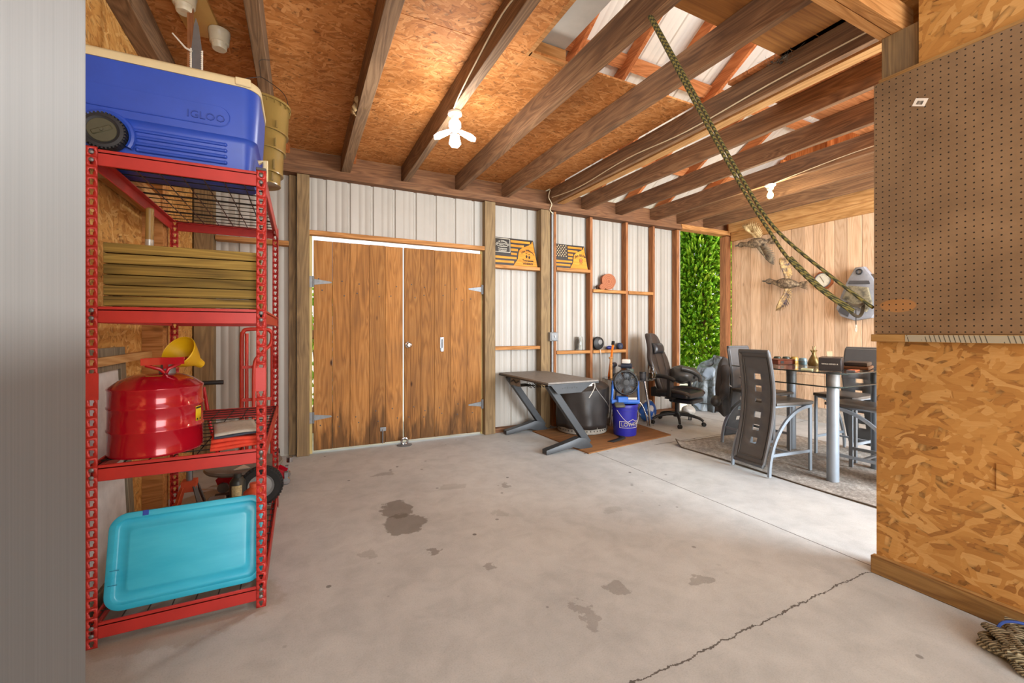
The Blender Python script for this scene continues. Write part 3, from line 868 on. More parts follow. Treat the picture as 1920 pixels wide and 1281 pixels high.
for li, z in enumerate(LV):
    hb = 0.064
    for yy, s_ in ((Y0 + 0.003, 1), (Y1 - 0.003, -1)):
        mb = MB().box((X0 + 0.034, min(yy, yy + s_ * 0.008), z - hb), (X1 - 0.034, max(yy, yy + s_ * 0.008), z), bev=0.002)
        mb.box((X0 + 0.034, min(yy, yy + s_ * 0.03), z - 0.016), (X1 - 0.034, max(yy, yy + s_ * 0.03), z - 0.012))
        bo = mb.build('end_beam', RED, sh, world=True)
    for xx, s_ in ((X0 + 0.003, 1), (X1 - 0.003, -1)):
        mb = MB().box((min(xx, xx + s_ * 0.008), Y0 + 0.034, z - hb), (max(xx, xx + s_ * 0.008), Y1 - 0.034, z), bev=0.002)
        mb.box((min(xx, xx + s_ * 0.03), Y0 + 0.034, z - 0.016), (max(xx, xx + s_ * 0.03), Y1 - 0.034, z - 0.012))
        mb.build('side_beam', RED, sh, world=True)
    mb = MB()
    n = 13
    for i in range(n + 1):
        yy = Y0 + 0.014 + (Y1 - Y0 - 0.028) * i / n
        mb.tube([(X0 + 0.012, yy, z - 0.006), (X1 - 0.012, yy, z - 0.006)], 0.0026, 5)
        if i % 4 == 2:
            mb.tube([(X0 + 0.012, yy + 0.012, z - 0.008), (X1 - 0.012, yy + 0.012, z - 0.008)], 0.0026, 5)
    for i in range(8):
        xx = X0 + 0.02 + (X1 - X0 - 0.04) * i / 7
        mb.tube([(xx, Y0 + 0.012, z - 0.010), (xx, Y1 - 0.012, z - 0.010)], 0.0026, 5)
    mb.build('wire_deck', WIRE, sh, world=True)
    for px, sx in ((X0 + 0.018, 1), (X1 - 0.018, -1)):
        for dz in (0.016, 0.046):
            MB().ball((px, Y0 - 0.002, z - dz), (0.0085, 0.004, 0.0085), 10, 6).build('rivet', M['galv'], sh, world=True)
cp = MB()
cp.box((X1 - 0.038, Y0 - 0.002, HT), (X1 + 0.002, Y0 + 0.038, HT + 0.012), bev=0.002)
cp.build('post_cap', M['dkgrey'], sh, world=True)

# ---- blue wheeled cooler
BLUE = plain('cooler blue', '#2c4fb8', 0.42, 0, 0.07, 8, bump=0.05)
CREAM = plain('cooler cream', '#d8c9a0', 0.45, 0, 0.06, 8)
cx, cy, cz = -0.495, 2.42, 1.926
ck = thing('cooler', 'blue wheeled cooler with cream lid on the top shelf', 'cooler', (cx, cy, cz))
def rbox(mb, w, d, r, levels, n=6):
    """stack of rounded rectangles (z, grow)"""
    rings = []
    for z, g in levels:
        rings.append([mb.bm.verts.new((x, y, z)) for x, y in rrect(w + 2 * g, d + 2 * g, max(0.004, r + g), n)])
    L = len(rings[0])
    for A, B in zip(rings, rings[1:]):
        for j in range(L):
            q = mb.bm.faces.new((A[j], A[(j + 1) % L], B[(j + 1) % L], B[j])); q.smooth = True; q.material_index = mb.mi
    for R in (rings[0][::-1], rings[-1]):
        q = mb.bm.faces.new(R); q.material_index = mb.mi
    return mb
mb = MB()
rbox(mb, 0.64, 0.40, 0.06, [(0.0, -0.035), (0.006, -0.028), (0.125, -0.018), (0.14, -0.012), (0.148, 0.0), (0.33, 0.010), (0.366, 0.010)])
body = mb.build('tub', BLUE, ck)
yf = -0.2
r = MB()
for i in range(4):
    z = 0.034 + i * 0.0262
    r.tube([(-0.135 + 0.012 * (3 - i), yf + 0.0185, z), (0.20, yf + 0.0185, z)], 0.0075, 8)
    r.ball((0.20, yf + 0.0185, z), 0.0085, 10, 6)
    r.ball((-0.135 + 0.012 * (3 - i), yf + 0.0185, z), 0.0085, 10, 6)
r.build('ribs', BLUE, body)
g = MB()
pts = [(x - 0.03, yf - 0.0045 - 0.0001 * 0, z + 0.222) for x, z in rrect(0.50, 0.085, 0.042, 8)]
g.tube(pts, 0.0022, 6, closed=True)
g.build('moulded_line', BLUE, body)
tx = MB()
tx.text('IGLOO', 0.044, 0.006, Matrix.Translation((0.135, yf - 0.0045, 0.212)) @ Matrix.Rotation(PI / 2, 4, 'X'))
tx.build('lettering', plain('embossed blue', '#2443a0', 0.5), body)
mb = MB()
rbox(mb, 0.64, 0.40, 0.06, [(0.367, 0.014), (0.392, 0.015), (0.400, 0.012), (0.409, 0.0), (0.413, -0.03)])
lid = mb.build('lid', CREAM, ck)
MB().box((0.24, yf - 0.022, 0.37), (0.30, yf - 0.012, 0.405), bev=0.004).build('lid_latch', CREAM, lid)
wh = MB()
Mw = Matrix.Translation((-0.195, yf - 0.012, 0.076)) @ Matrix.Rotation(PI / 2, 4, 'X')
wh.lathe([(0.0, 0.016), (0.05, 0.016), (0.055, 0.020), (0.066, 0.018), (0.069, 0.010), (0.069, -0.03), (0.0, -0.03)], 40, Mw)
for i in range(36):
    a = 2 * PI * i / 36
    wh.box((-0.003, 0.064, -0.02), (0.003, 0.072, 0.017), Mw @ Matrix.Rotation(a, 4, 'Z'))
wheel = wh.build('wheel', plain('wheel black', '#24262a', 0.6), ck)
hb = MB()
hb.lathe([(0.0, 0.0195), (0.044, 0.0195), (0.046, 0.017)], 32, Mw)
hb.box((-0.034, -0.009, 0.0165), (0.034, 0.009, 0.024), Mw @ Matrix.Rotation(0.5, 4, 'Z'), bev=0.003)
hb.lathe([(0.0, 0.029), (0.006, 0.028), (0.007, 0.022)], 12, Mw)
hb.build('hub_cap', plain('olive hub', '#4a4a38', 0.5), wheel)
ar = MB()
ar.tube([(-0.195 + 0.083 * math.cos(a), yf + 0.006, 0.076 + 0.083 * math.sin(a)) for a in [i * PI / 16 - 0.55 for i in range(21)]], 0.012, 8)
ar.build('wheel_arch', BLUE, body)
MB().tube([(0.315, -0.05, 0.10), (0.345, -0.05, 0.11), (0.345, -0.05, 0.02), (0.335, -0.05, 0.01), (0.335, 0.09, 0.01)], [0.012] * 5, 10).build('side_handle', CREAM, ck)
MB().ball((0.316, -0.135, 0.315), (0.012, 0.02, 0.016), 10, 6).build('lid_hinge_pocket', M['dkgrey'], ck)

# ---- nested brown tubs hanging from the joist by a wire bail
TUB = plain('olive brown plastic', '#8a7440', 0.28, 0, 0.1, 6, coat=0.3)
tx_, ty_ = -0.205, 2.86
labs = ('largest olive brown tub, uppermost of the hanging nested stack', 'second olive brown tub down in the hanging nested stack', 'third olive brown tub down in the hanging nested stack', 'smallest olive brown tub at the bottom of the hanging nested stack')
for i, (z0, z1, r0, r1) in enumerate(((2.355, 2.53, 0.140, 0.150), (2.255, 2.44, 0.127, 0.138), (2.125, 2.35, 0.114, 0.126), (2.065, 2.25, 0.100, 0.113))):
    t = thing('plastic_tub', labs[i], 'tub', (tx_, ty_, z0), group='nested olive tubs hanging from a joist')
    h = z1 - z0
    MB().lathe([(0, 0.004), (r0 - 0.02, 0.004), (r0 - 0.004, 0), (r0 + 0.003, 0.0), (r0 + 0.003, 0.012), (r0, 0.016), (r1 - 0.003, h - 0.002), (r1 + 0.002, h), (r1 - 0.005, h), (r0 - 0.004, 0.02), (0, 0.01)], 48).build('bucket_wall', TUB, t)
    if i == 0:
        rb = MB()
        rb.lathe([(r1 - 0.001, h - 0.012), (r1 + 0.007, h - 0.012), (r1 + 0.007, h), (r1 - 0.001, h)], 48)
        for q in range(24):
            a = 2 * PI * q / 24
            rb.box((r1 - 0.002, -0.0015, h - 0.03), (r1 + 0.006, 0.0015, h - 0.01), Matrix.Rotation(a, 4, 'Z'))
        rb.build('rim_collar', TUB, t)
        MB().tube(catmull([(-r1, 0, h - 0.02), (-r1 * 0.8, 0, h + 0.10), (-0.02, 0, h + 0.155), (0.02, 0, h + 0.155), (r1 * 0.8, 0, h + 0.09), (r1, 0, h - 0.02)], 6), 0.002, 6).build('wire_bail', M['black'], t)
        MB().tube(catmull([(0, 0, h + 0.156), (0, 0.01, h + 0.2), (-0.005, 0.0, 0.43), (0.045, 0.005, 0.45)], 6), 0.0015, 6).build('hanging_hook', M['black'], t)
    MB().box((r1 * 0.93 * math.cos(-0.9) - 0.004, r1 * 0.93 * math.sin(-0.9) - 0.012, h * 0.06), (r1 * 0.93 * math.cos(-0.9) + 0.004, r1 * 0.93 * math.sin(-0.9) + 0.0, h * 0.3)).build('moulded_tab', TUB, t)

# ---- pale board, grey strap and white cups hung near the ceiling
t = thing('hanging_board', 'pale rounded wooden board with two white plastic cups fixed under the ceiling', 'board', (-0.55, 2.72, 3.0), -0.11)
MB().prism(rrect(0.18, 0.85, 0.025), 0, 0.02, bev=0.003).build('plank', plain('pale varnished wood', '#cfa75f', 0.4, 0, 0.08, 5), t)
MILK = plain('milky plastic', '#e6dcc2', 0.35, trans=0.25)
for x, y in ((0.0, 0.05), (0.085, 0.33)):
    MB().lathe([(0, -0.11), (0.034, -0.11), (0.038, -0.105), (0.040, -0.078), (0.049, -0.074), (0.053, -0.03), (0.056, -0.026), (0.056, -0.002), (0.05, -0.002), (0.047, -0.07), (0.034, -0.10), (0, -0.10)], 32, Matrix.Translation((x, y, 0))).build('plastic_cup', MILK, t)
t = thing('metal_strap', 'grey steel strap edged with twisted cord standing behind the cooler', 'strap', (-0.488, 2.75, 2.25))
MB().prism([(-0.024, 0), (0.024, 0), (0.024, 0.44), (0.008, 0.58), (-0.004, 0.62), (-0.012, 0.58), (-0.024, 0.44)], 0, 0.006, Matrix(((1, 0, 0, 0), (0, 0, 1, 0), (0, 1, 0, 0), (0, 0, 0, 1)))).build('strap_blade', M['steel'], t)
MB().box((-0.042, 0.006, 0.0), (-0.016, 0.02, 0.749)).build('backing_stick', M['stud'], t)
mb = MB()
for s_ in (-1, 1):
    mb.tube([(s_ * 0.024, -0.004, z * 0.01) for z in range(0, 46)], 0.0042, 6)
    for q in range(43):
        mb.tube([(s_ * 0.024 - 0.005, -0.008, q * 0.0105), (s_ * 0.024 + 0.005, -0.008, q * 0.0105 + 0.006)], 0.0018, 5)
mb.build('twisted_cord', M['white'], t)
for q, pts in enumerate(([(-0.018, -0.012, 0.43), (-0.045, -0.014, 0.44), (-0.10, -0.014, 0.50)], [(0.028, -0.012, 0.32), (0.045, -0.014, 0.28), (0.085, -0.014, 0.18)])):
    MB().tube(pts, [0.006, 0.005, 0.0035], 8).build('white_tie', M['white'], t)

# ---- slatted bundle on the second shelf
t = thing('slatted_wood_panel', 'bundle of weathered yellowish wooden slats standing on the second shelf', 'slatted panel', (-0.43, 2.26, 1.317))
SL_ = wood('weathered slats', ('#4e3f1e', '#93793a', '#bea55a'), 'X', 0.9, 0.25, var=0.45, grain=0.5, dirt=0.15)
for i in range(6):
    z = 0.004 + i * 0.0425
    MB().box((-0.268, -0.03, z), (0.27, 0.02, z + 0.0385), bev=0.0012).build('slat', SL_, t)
MB().box((-0.255, 0.021, 0.0), (-0.235, 0.05, 0.25)).box((0.22, 0.021, 0.0), (0.245, 0.05, 0.25)).build('batten', plain('dark batten', '#3c2c18', 0.8), t)
mb = MB()
for i in range(5):
    mb.box((0.225, 0.08 + 0.05 * (i % 2), 0.0 + i * 0.045), (0.275 - 0.006 * i, 0.30, 0.04 + i * 0.045), bev=0.003)
mb.build('folded_leg_bundle', plain('tan wood', '#a78a5c', 0.8, 0, 0.2), t)
t = thing('wooden_pole', 'short wooden pole handle with a silver label behind the slats', 'pole', (-0.665, 2.66, 1.317))
MB().tube([(0, 0, 0), (0.006, 0, 0.5)], 0.0165, 14).ball((0.006, 0, 0.5), (0.0165, 0.0165, 0.008), 14, 6).build('shaft', plain('varnished pole', '#9c7a42', 0.4, 0, 0.1), t)
MB().tube([(0.0012, 0, 0.19), (0.0042, 0, 0.35)], 0.0172, 14).build('label_sleeve', plain('silver label', '#b9b6ae', 0.35, 0.4, 0.3, 60), t)

# ---- red safety can
CANRED = plain('safety can red', '#b01226', 0.16, 0.15, 0.05, 5, coat=0.6)
t = thing('safety_can', 'red metal fuel safety can with a yellow funnel on the third shelf', 'fuel can', (-0.562, 2.372, 0.703))
R_ = 0.163
mb = MB()
mb.lathe([(0, 0.002), (R_ - 0.008, 0.002), (R_, 0.0), (R_ + 0.002, 0.006), (R_, 0.012), (R_, 0.095), (R_ + 0.004, 0.10), (R_ + 0.004, 0.106), (R_, 0.111), (R_, 0.19), (R_ + 0.004, 0.195), (R_ + 0.004, 0.201), (R_, 0.206),
          (R_, 0.268), (R_ + 0.003, 0.272), (R_ + 0.003, 0.277), (R_ - 0.004, 0.284), (R_ - 0.035, 0.308), (0.09, 0.325), (0.06, 0.331), (0, 0.333)], 64)
body = mb.build('can_body', CANRED, t)
def curved(mb, r, a0, a1, z0, z1, n=10):
    mb.grid(n + 1, 2, lambda i, j: Vector((r * math.cos(a0 + (a1 - a0) * i / n), r * math.sin(a0 + (a1 - a0) * i / n), (z0, z1)[j])))
    return mb
curved(MB(), R_ + 0.0006, -0.42, -0.16, 0.12, 0.185).build('warning_label', plain('yellow label', '#e0c21a', 0.4), body, solid=0.0004, off=1)
mb = MB(); curved(mb, R_ + 0.0012, -0.41, -0.17, 0.174, 0.182); curved(mb, R_ + 0.0012, -0.385, -0.33, 0.124, 0.132); curved(mb, R_ + 0.0012, -0.25, -0.2, 0.124, 0.132)
mb.build('label_print', M['black'], body, solid=0.0003, off=1)
MB().box((-0.02, -0.085, 0.3265), (0.035, -0.06, 0.3275), Matrix.Rotation(0.0, 4, 'X')).build('small_sticker', plain('green gold label', '#b6a437', 0.4), body)
sp = MB()
sp.lathe([(0.03, 0.325), (0.03, 0.352), (0.024, 0.356), (0.022, 0.372), (0, 0.374)], 20, Matrix.Translation((0.035, 0, 0)))
sp.build('spout_cap', M['galv'], t)
hd = MB()
hd.bar((-0.045, -0.02, 0.395), (0.105, -0.02, 0.40), 0.055, 0.006)
hd.bar((-0.045, -0.048, 0.385), (0.105, -0.048, 0.388), 0.006, 0.03)
hd.bar((-0.045, 0.008, 0.385), (0.105, 0.008, 0.388), 0.006, 0.03)
hd.bar((0.035, -0.02, 0.35), (0.035, -0.02, 0.395), 0.018, 0.018)
hd.tube([(-0.03, -0.045, 0.37), (0.02, -0.045, 0.352), (0.035, -0.04, 0.335)], 0.007, 8)
hd.tube([(0.09, -0.045, 0.375), (0.05, -0.045, 0.355), (0.04, -0.04, 0.335)], 0.007, 8)
hd.build('trigger_handle', CANRED, t)
fn = MB()
Mf = Matrix.Translation((0.075, 0.055, 0.415)) @ Vector((-0.42, -0.62, 0.42)).to_track_quat('Z', 'Y').to_matrix().to_4x4()
fn.lathe([(0.073, 0.02), (0.075, 0.022), (0.077, 0.018), (0.07, 0.0), (0.045, -0.05), (0.024, -0.085), (0.018, -0.12), (0.016, -0.12), (0.022, -0.085), (0.043, -0.05), (0.067, 0.0), (0.073, 0.02)], 32, Mf)
fn.build('funnel', plain('yellow funnel', '#dcae12', 0.4, 0, 0.06), t)

# ---- folded cloths on the third shelf
def folded(name, label, cx, cy, z, w, d, h, n, rz, m, edge=None):
    t = thing(name, label, 'cloth', (cx, cy, z), rz)
    for i in range(n):
        zz = i * h
        mb = MB()
        def f(a, b, zz=zz, i=i):
            x = (a / 10 - 0.5) * w * (1 - 0.02 * i); y = (b / 8 - 0.5) * d * (1 - 0.02 * i)
            return Vector((x, y, zz + h + 0.003 * math.sin(x * 25 + i) + 0.002 * math.cos(y * 31 + 2 * i)))
        mb.grid(11, 9, f)
        mb.build('fold', m if not (edge and i == 0) else edge, t, solid=h * 0.85)
    return t
folded('red_cloth', 'folded red cloth under the grey towel on the third shelf', -0.272, 2.37, 0.703, 0.185, 0.30, 0.014, 3, 0.12, plain('red cloth', '#d2432c', 0.9, 0, 0.12, 40))
folded('grey_towel', 'folded pale grey towel lying on the red cloth', -0.272, 2.375, 0.7535, 0.17, 0.27, 0.009, 2, 0.16, plain('grey towel', '#b4b0a4', 0.95, 0, 0.12, 60, bump=0.3), plain('navy hem', '#3a4250', 0.9))
t = thing('tool_tray', 'small grey tray of loose hardware under the folded cloths', 'tray', (-0.28, 2.60, 0.703))
mb = MB(); rbox(mb, 0.2, 0.12, 0.01, [(0, 0), (0.03, 0.006)]); mb.build('tray_body', M['galv'], t)
MB().ball((-0.03, -0.02, 0.04), (0.03, 0.025, 0.02), 12, 8).build('black_knob', M['black'], t)
MB().cyl((0.05, -0.03, 0.035), (0.05, 0.03, 0.035), 0.012, seg=12).build('red_cap', CANRED, t)

# ---- blue tote lid standing on the bottom shelf
k = NT('translucent blue lid')
k.set(k.b.inputs['Base Color'], k.ramp(k.noise(k.coord((0.4, 1, 2.2), (0, 0.3, 0)), 5, 4, 0.6), [(0.3, '#2ab0d2'), (0.7, '#4cc6e2')]))
k.b.inputs['Roughness'].default_value = 0.32
k.b.inputs['Subsurface Weight'].default_value = 0.15
k.b.inputs['Subsurface Radius'].default_value = (0.02, 0.05, 0.06)
LIDB = k.m
t = thing('tote_lid', 'bright blue plastic tote lid standing upright on the bottom shelf', 'lid', (-0.427, 2.235, 0.0955), rot=(math.radians(-12), 0, 0))
mb = MB()
W_, H_ = 0.552, 0.372
rings = []
for g, d in ((-0.0, 0.018), (0.0, 0.0), (-0.006, -0.004), (-0.022, -0.004), (-0.028, 0.006), (-0.034, 0.008), (-0.060, 0.006), (-0.066, -0.001), (-0.074, -0.002)):
    rings.append([mb.bm.verts.new((x, d, z + H_ / 2)) for x, z in rrect(W_ + 2 * g, H_ + 2 * g, max(0.02, 0.062 + g), 8)])
L = len(rings[0])
for A, B in zip(rings, rings[1:]):
    for j in range(L):
        q = mb.bm.faces.new((A[j], A[(j + 1) % L], B[(j + 1) % L], B[j])); q.smooth = True
mb.bm.faces.new(rings[-1])
mb.build('lid_shell', LIDB, t, solid=0.003)
MB().box((-0.168, -0.0058, 0.353), (-0.148, -0.0048, 0.374), Matrix.Translation((0, 0, 0)) @ Matrix.Rotation(0.0, 4, 'Y')).build('tape_piece', plain('blue tape', '#2846a8', 0.6), t)
mb = MB()
for x, z, w_ in ((-0.265, 0.10, 0.03), (-0.262, 0.155, 0.03), (0.252, 0.155, 0.01), (0.25, 0.215, 0.012), (0.25, 0.25, 0.01)):
    mb.box((x, -0.0056, z), (x + w_, -0.0046, z + 0.002))
mb.build('moulding_ticks', plain('dark blue', '#15668c', 0.5), t)

# ---- things behind the shelving
t = thing('framed_panel', 'grey weathered frame with a white panel leaning on the strand board wall', 'panel', (-0.79, 2.56, 0.0), rot=(0, math.radians(-2.6), 0))
FRW = wood('grey frame wood', ('#6d6250', '#8f836e', '#a79b85'), 'Z', 1.0, 0.2)
for y0, y1, z0, z1 in ((-0.32, -0.25, 0, 1.14), (0.25, 0.32, 0, 1.14), (-0.25, 0.25, 1.03, 1.14), (-0.25, 0.25, 0, 0.10)):
    MB().box((-0.002, y0, z0), (0.026, y1, z1), bev=0.002).build('frame_rail', FRW, t)
MB().box((0.006, -0.25, 0.10), (0.014, 0.25, 1.03)).build('white_sheet', plain('white sheet', '#d5d6d8', 0.5), t)
t = thing('hand_truck', 'red tubular hand truck standing against the steel siding behind the shelving', 'hand truck', (-0.355, 4.32, 0))
HT_ = plain('hand truck red', '#c23a2c', 0.4, 0.1, 0.08)
mb = MB()
mb.tube(catmull([(-0.095, 0, 0.02), (-0.095, 0, 0.5), (-0.095, 0, 1.12), (-0.085, 0, 1.21), (-0.05, 0, 1.235), (0.08, 0, 1.235), (0.125, 0, 1.21), (0.135, 0, 1.12), (0.135, 0, 0.5), (0.135, 0, 0.02)], 5), 0.0165, 12)
mb.build('frame_tube', HT_, t)
MB().tube(catmull([(-0.055, -0.04, 0.05), (-0.055, -0.04, 0.6), (-0.055, -0.04, 1.2)], 4), 0.014, 10).build('inner_tube', HT_, t)
MB().tube(catmull([(0.0, -0.09, 0.05), (0.0, -0.09, 0.6), (0.005, -0.09, 0.93), (0.05, -0.08, 1.02), (0.12, -0.05, 1.10), (0.133, -0.015, 1.16)], 5), 0.0145, 10).build('bent_handle', HT_, t)
for z in (0.30, 0.62, 0.90):
    MB().box((-0.09, -0.055, z), (0.01 if z > 0.8 else 0.13, -0.04, z + 0.025)).build('cross_strap', HT_, t)
MB().box((-0.11, -0.20, 0.0), (0.15, 0.02, 0.008)).build('toe_plate', HT_, t)
for x in (-0.13, 0.17):
    MB().lathe([(0, -0.02), (0.06, -0.02), (0.08, -0.016), (0.082, 0), (0.08, 0.016), (0.06, 0.02), (0, 0.02)], 24, Matrix.Translation((x, 0.06, 0.082)) @ Matrix.Rotation(PI / 2, 4, 'Y')).build('wheel', M['rubber'], t)

t = thing('trolley_jack', 'red trolley jack with casters standing behind the shelving foot', 'jack', (-0.25, 3.93, 0))
mb = MB()
for y in (-0.07, 0.07):
    mb.prism([(-0.30, 0.04), (0.14, 0.04), (0.16, 0.08), (0.06, 0.15), (-0.26, 0.16), (-0.32, 0.10)], y - 0.004, y + 0.004, Matrix(((1, 0, 0, 0), (0, 0, 1, 0), (0, 1, 0, 0), (0, 0, 0, 1))))
mb.box((-0.28, -0.07, 0.045), (0.1, 0.07, 0.055))
mb.build('side_plates', CANRED, t)
MB().tube([(-0.18, 0, 0.09), (0.06, 0, 0.19)], 0.028, 12).cyl((0.06, 0, 0.17), (0.06, 0, 0.225), 0.045).build('lift_arm', M['steel'], t)
for x, y in ((0.15, -0.09), (0.15, 0.09)):
    o = MB().lathe([(0, -0.012), (0.026, -0.012), (0.03, -0.006), (0.03, 0.006), (0.026, 0.012), (0, 0.012)], 20, Matrix.Translation((x, y, 0.03)) @ Matrix.Rotation(PI / 2, 4, 'X')).build('caster', M['chrome'], t)
    MB().box((x - 0.012, y - 0.02, 0.03), (x + 0.012, y + 0.02, 0.10)).build('caster_fork', M['galv'], o)
for y in (-0.085, 0.085):
    MB().lathe([(0, -0.012), (0.036, -0.012), (0.04, 0), (0.036, 0.012), (0, 0.012)], 20, Matrix.Translation((-0.27, y, 0.04)) @ Matrix.Rotation(PI / 2, 4, 'X')).build('front_wheel', M['steel'], t)
MB().tube([(-0.28, 0, 0.12), (-0.36, -0.02, 0.5), (-0.40, -0.03, 0.80)], 0.013, 10).build('handle_rod', CANRED, t)
MB().tube([(-0.46, -0.03, 0.83), (-0.41, -0.03, 0.83)], 0.011, 10).build('handle_socket', CANRED, t)
MB().tube([(-0.41, -0.03, 0.83), (-0.275, -0.03, 0.83)], 0.017, 12).build('handle_grip', M['black'], t)
MB().cyl((0.175, -0.03, 0.16), (0.175, -0.03, 0.20), 0.024).build('release_knob', M['chrome'], t)

t = thing('rolling_seat', 'round grey shop seat with a scuffed rim behind the shelving', 'seat', (-0.36, 3.63, -0.055))
MB().lathe([(0, 0.285), (0.20, 0.285), (0.235, 0.292), (0.245, 0.305), (0.24, 0.32), (0.21, 0.318), (0, 0.312)], 40).build('seat_disc', plain('grey seat', '#77756e', 0.5, 0, 0.2, 8), t)
MB().prism([(-0.05, -0.16), (0.05, -0.16), (0.0, -0.06)], 0.319, 0.325).build('seat_emblem', plain('pale emblem', '#c6c3b8', 0.5), t)
MB().cyl((0, 0, 0.09), (0, 0, 0.286), 0.035).build('column', M['steel'], t)
MB().box((-0.18, -0.03, 0.085), (0.18, 0.03, 0.115)).box((-0.03, -0.18, 0.085), (0.03, 0.18, 0.115)).build('base_cross', M['black'], t)
for a in range(4):
    MB().ball((0.17 * math.cos(a * PI / 2), 0.17 * math.sin(a * PI / 2), 0.080), 0.0248, 12, 8).build('caster', M['black'], t)
t = thing('utility_wheel', 'small black rubber wheel with grey hub standing on the bottom shelf', 'wheel', (-0.225, 3.20, 0.0955))
Mw = Matrix.Translation((0, 0, 0.126)) @ Matrix.Rotation(PI / 2, 4, 'X')
mb = MB().lathe([(0.075, -0.028), (0.11, -0.03), (0.124, -0.018), (0.126, 0), (0.124, 0.018), (0.11, 0.03), (0.075, 0.028)], 40, Mw)
for i in range(40):
    mb.box((0.117, -0.003, 0.01), (0.1275, 0.003, 0.03), Mw @ Matrix.Rotation(2 * PI * i / 40, 4, 'Z'))
mb.build('tyre', M['rubber'], t)
MB().lathe([(0, 0.022), (0.02, 0.024), (0.022, 0.018), (0.06, 0.012), (0.076, 0.024), (0.076, -0.024), (0, -0.02)], 32, Mw).build('hub', M['grey'], t)
t = thing('spray_can', 'black spray can with cream label on the bottom shelf', 'spray can', (-0.345, 3.10, 0.0955))
MB().lathe([(0, 0), (0.04, 0), (0.042, 0.004), (0.042, 0.20), (0.03, 0.222), (0.022, 0.226), (0.022, 0.25), (0, 0.252)], 28).build('can_body', plain('dark can', '#3a3c38', 0.35, 0.3), t)
mb = MB(); curved(mb, 0.0425, -2.3, -0.9, 0.05, 0.185); mb.build('label_band', plain('cream print', '#b3a578', 0.5, 0, 0.4, 90), t, solid=0.0005)
t = thing('jack_stand', 'orange steel jack stand on the bottom shelf behind the tote lid', 'jack stand', (-0.575, 3.05, 0.0955))
OR_ = plain('orange paint', '#c8502c', 0.45, 0.1, 0.12)
for sx in (-1, 1):
    for sy in (-1, 1):
        MB().bar((sx * 0.09, sy * 0.08, 0.0), (sx * 0.03, sy * 0.03, 0.23), 0.024, 0.006).build('leg', M['dkgrey'] if sx > 0 else OR_, t)
MB().box((-0.035, -0.035, 0.2), (0.035, 0.035, 0.26)).build('head_block', OR_, t)
MB().box((-0.08, -0.072, 0.06), (0.08, -0.066, 0.12)).build('brace_plate', OR_, t)
MB().cyl((0, 0, 0.26), (0, 0, 0.32), 0.016).box((-0.04, -0.02, 0.315), (0.04, 0.02, 0.33)).build('ratchet_post', M['steel'], t)
t = thing('steel_beam', 'black steel bar lying across the bottom shelf', 'bar', (-0.45, 2.92, 0.0955), 0.12)
MB().box((-0.19, -0.035, 0.0), (0.20, 0.035, 0.06), bev=0.004).build('channel', plain('worn black steel', '#4a4740', 0.5, 0.4, 0.3, 12), t)
MB().box((-0.15, -0.04, 0.06), (0.05, -0.01, 0.068)).build('pale_stripe', M['pale_x'], t)
t = thing('wood_block', 'pale wooden block with a metal cap on the bottom shelf', 'block', (-0.40, 2.74, 0.0955))
MB().box((-0.035, -0.03, 0), (0.035, 0.03, 0.20), bev=0.003).build('block_body', M['pale_x'], t)
MB().box((-0.04, -0.035, 0.20), (0.04, 0.035, 0.235), bev=0.006).build('metal_cap', M['galv'], t)
t = thing('red_bottle', 'round red plastic bottle on the bottom shelf beside the upright', 'bottle', (-0.205, 2.47, 0.0955))
MB().lathe([(0, 0), (0.05, 0), (0.055, 0.01), (0.055, 0.28), (0.045, 0.33), (0.02, 0.35), (0.02, 0.37), (0, 0.372)], 28).build('bottle_body', OR_, t)
t = thing('paper_scrap', 'scrap of white paper taped to the shelving foot', 'paper', (-0.19, 2.50, 0.0))
MB().box((-0.03, 0, 0.0), (0.02, 0.002, 0.09)).build('sheet', M['white'], t)
# ================================================================ lamps, cables, rope
EMW = plain('lit led', '#ffffff', 0.5, emit=('#ffffff', 14.0))
t = thing('led_lamp', 'lit three-panel white lamp in a socket under the fourth joist', 'lamp', (1.02, 3.0, 2.83))
MB().lathe([(0, -0.002), (0.052, -0.002), (0.052, -0.018), (0.03, -0.03), (0.026, -0.06), (0, -0.06)], 28).build('socket', M['white'], t)
MB().lathe([(0, -0.06), (0.03, -0.06), (0.042, -0.075), (0.045, -0.105), (0.03, -0.125), (0, -0.125)], 28).build('glowing_core', EMW, t)
for i, a in enumerate((-0.33, PI - 0.33, PI / 2 - 0.33)):
    Mx = Matrix.Translation((0, 0, -0.125)) @ Matrix.Rotation(a, 4, 'Z') @ Matrix.Rotation(0.42, 4, 'Y')
    p = MB().prism([(0.045, -0.03), (0.13, -0.045), (0.165, -0.02), (0.165, 0.02), (0.13, 0.045), (0.045, 0.03)], -0.008, 0.006, Mx, bev=0.002).build('lamp_panel', EMW, t)
    MB().bar(Mx @ Vector((0.02, 0, 0.0)), Mx @ Vector((0.05, 0, 0.0)), 0.03, 0.012).build('hinge', M['white'], p)
lamp('led_glow', (1.02, 3.0, 2.50), 36, (1.0, 0.97, 0.92), 0.09)
EMB = plain('lit bulb', '#ffe9b8', 0.5, emit=('#ffd98a', 16.0))
t = thing('light_bulb', 'warm lit bulb in a porcelain socket under the joists near the plank wall', 'light bulb', (4.63, 2.94, 2.83))
MB().lathe([(0, 0), (0.055, 0), (0.055, -0.012), (0.035, -0.03), (0.03, -0.055), (0, -0.055)], 24).build('socket', M['white'], t)
MB().lathe([(0.014, -0.055), (0.016, -0.075), (0.03, -0.105), (0.032, -0.125), (0.02, -0.148), (0, -0.153)], 24).build('globe', EMB, t)
lamp('bulb_glow', (4.63, 2.94, 2.60), 26, (1.0, 0.82, 0.55), 0.05)
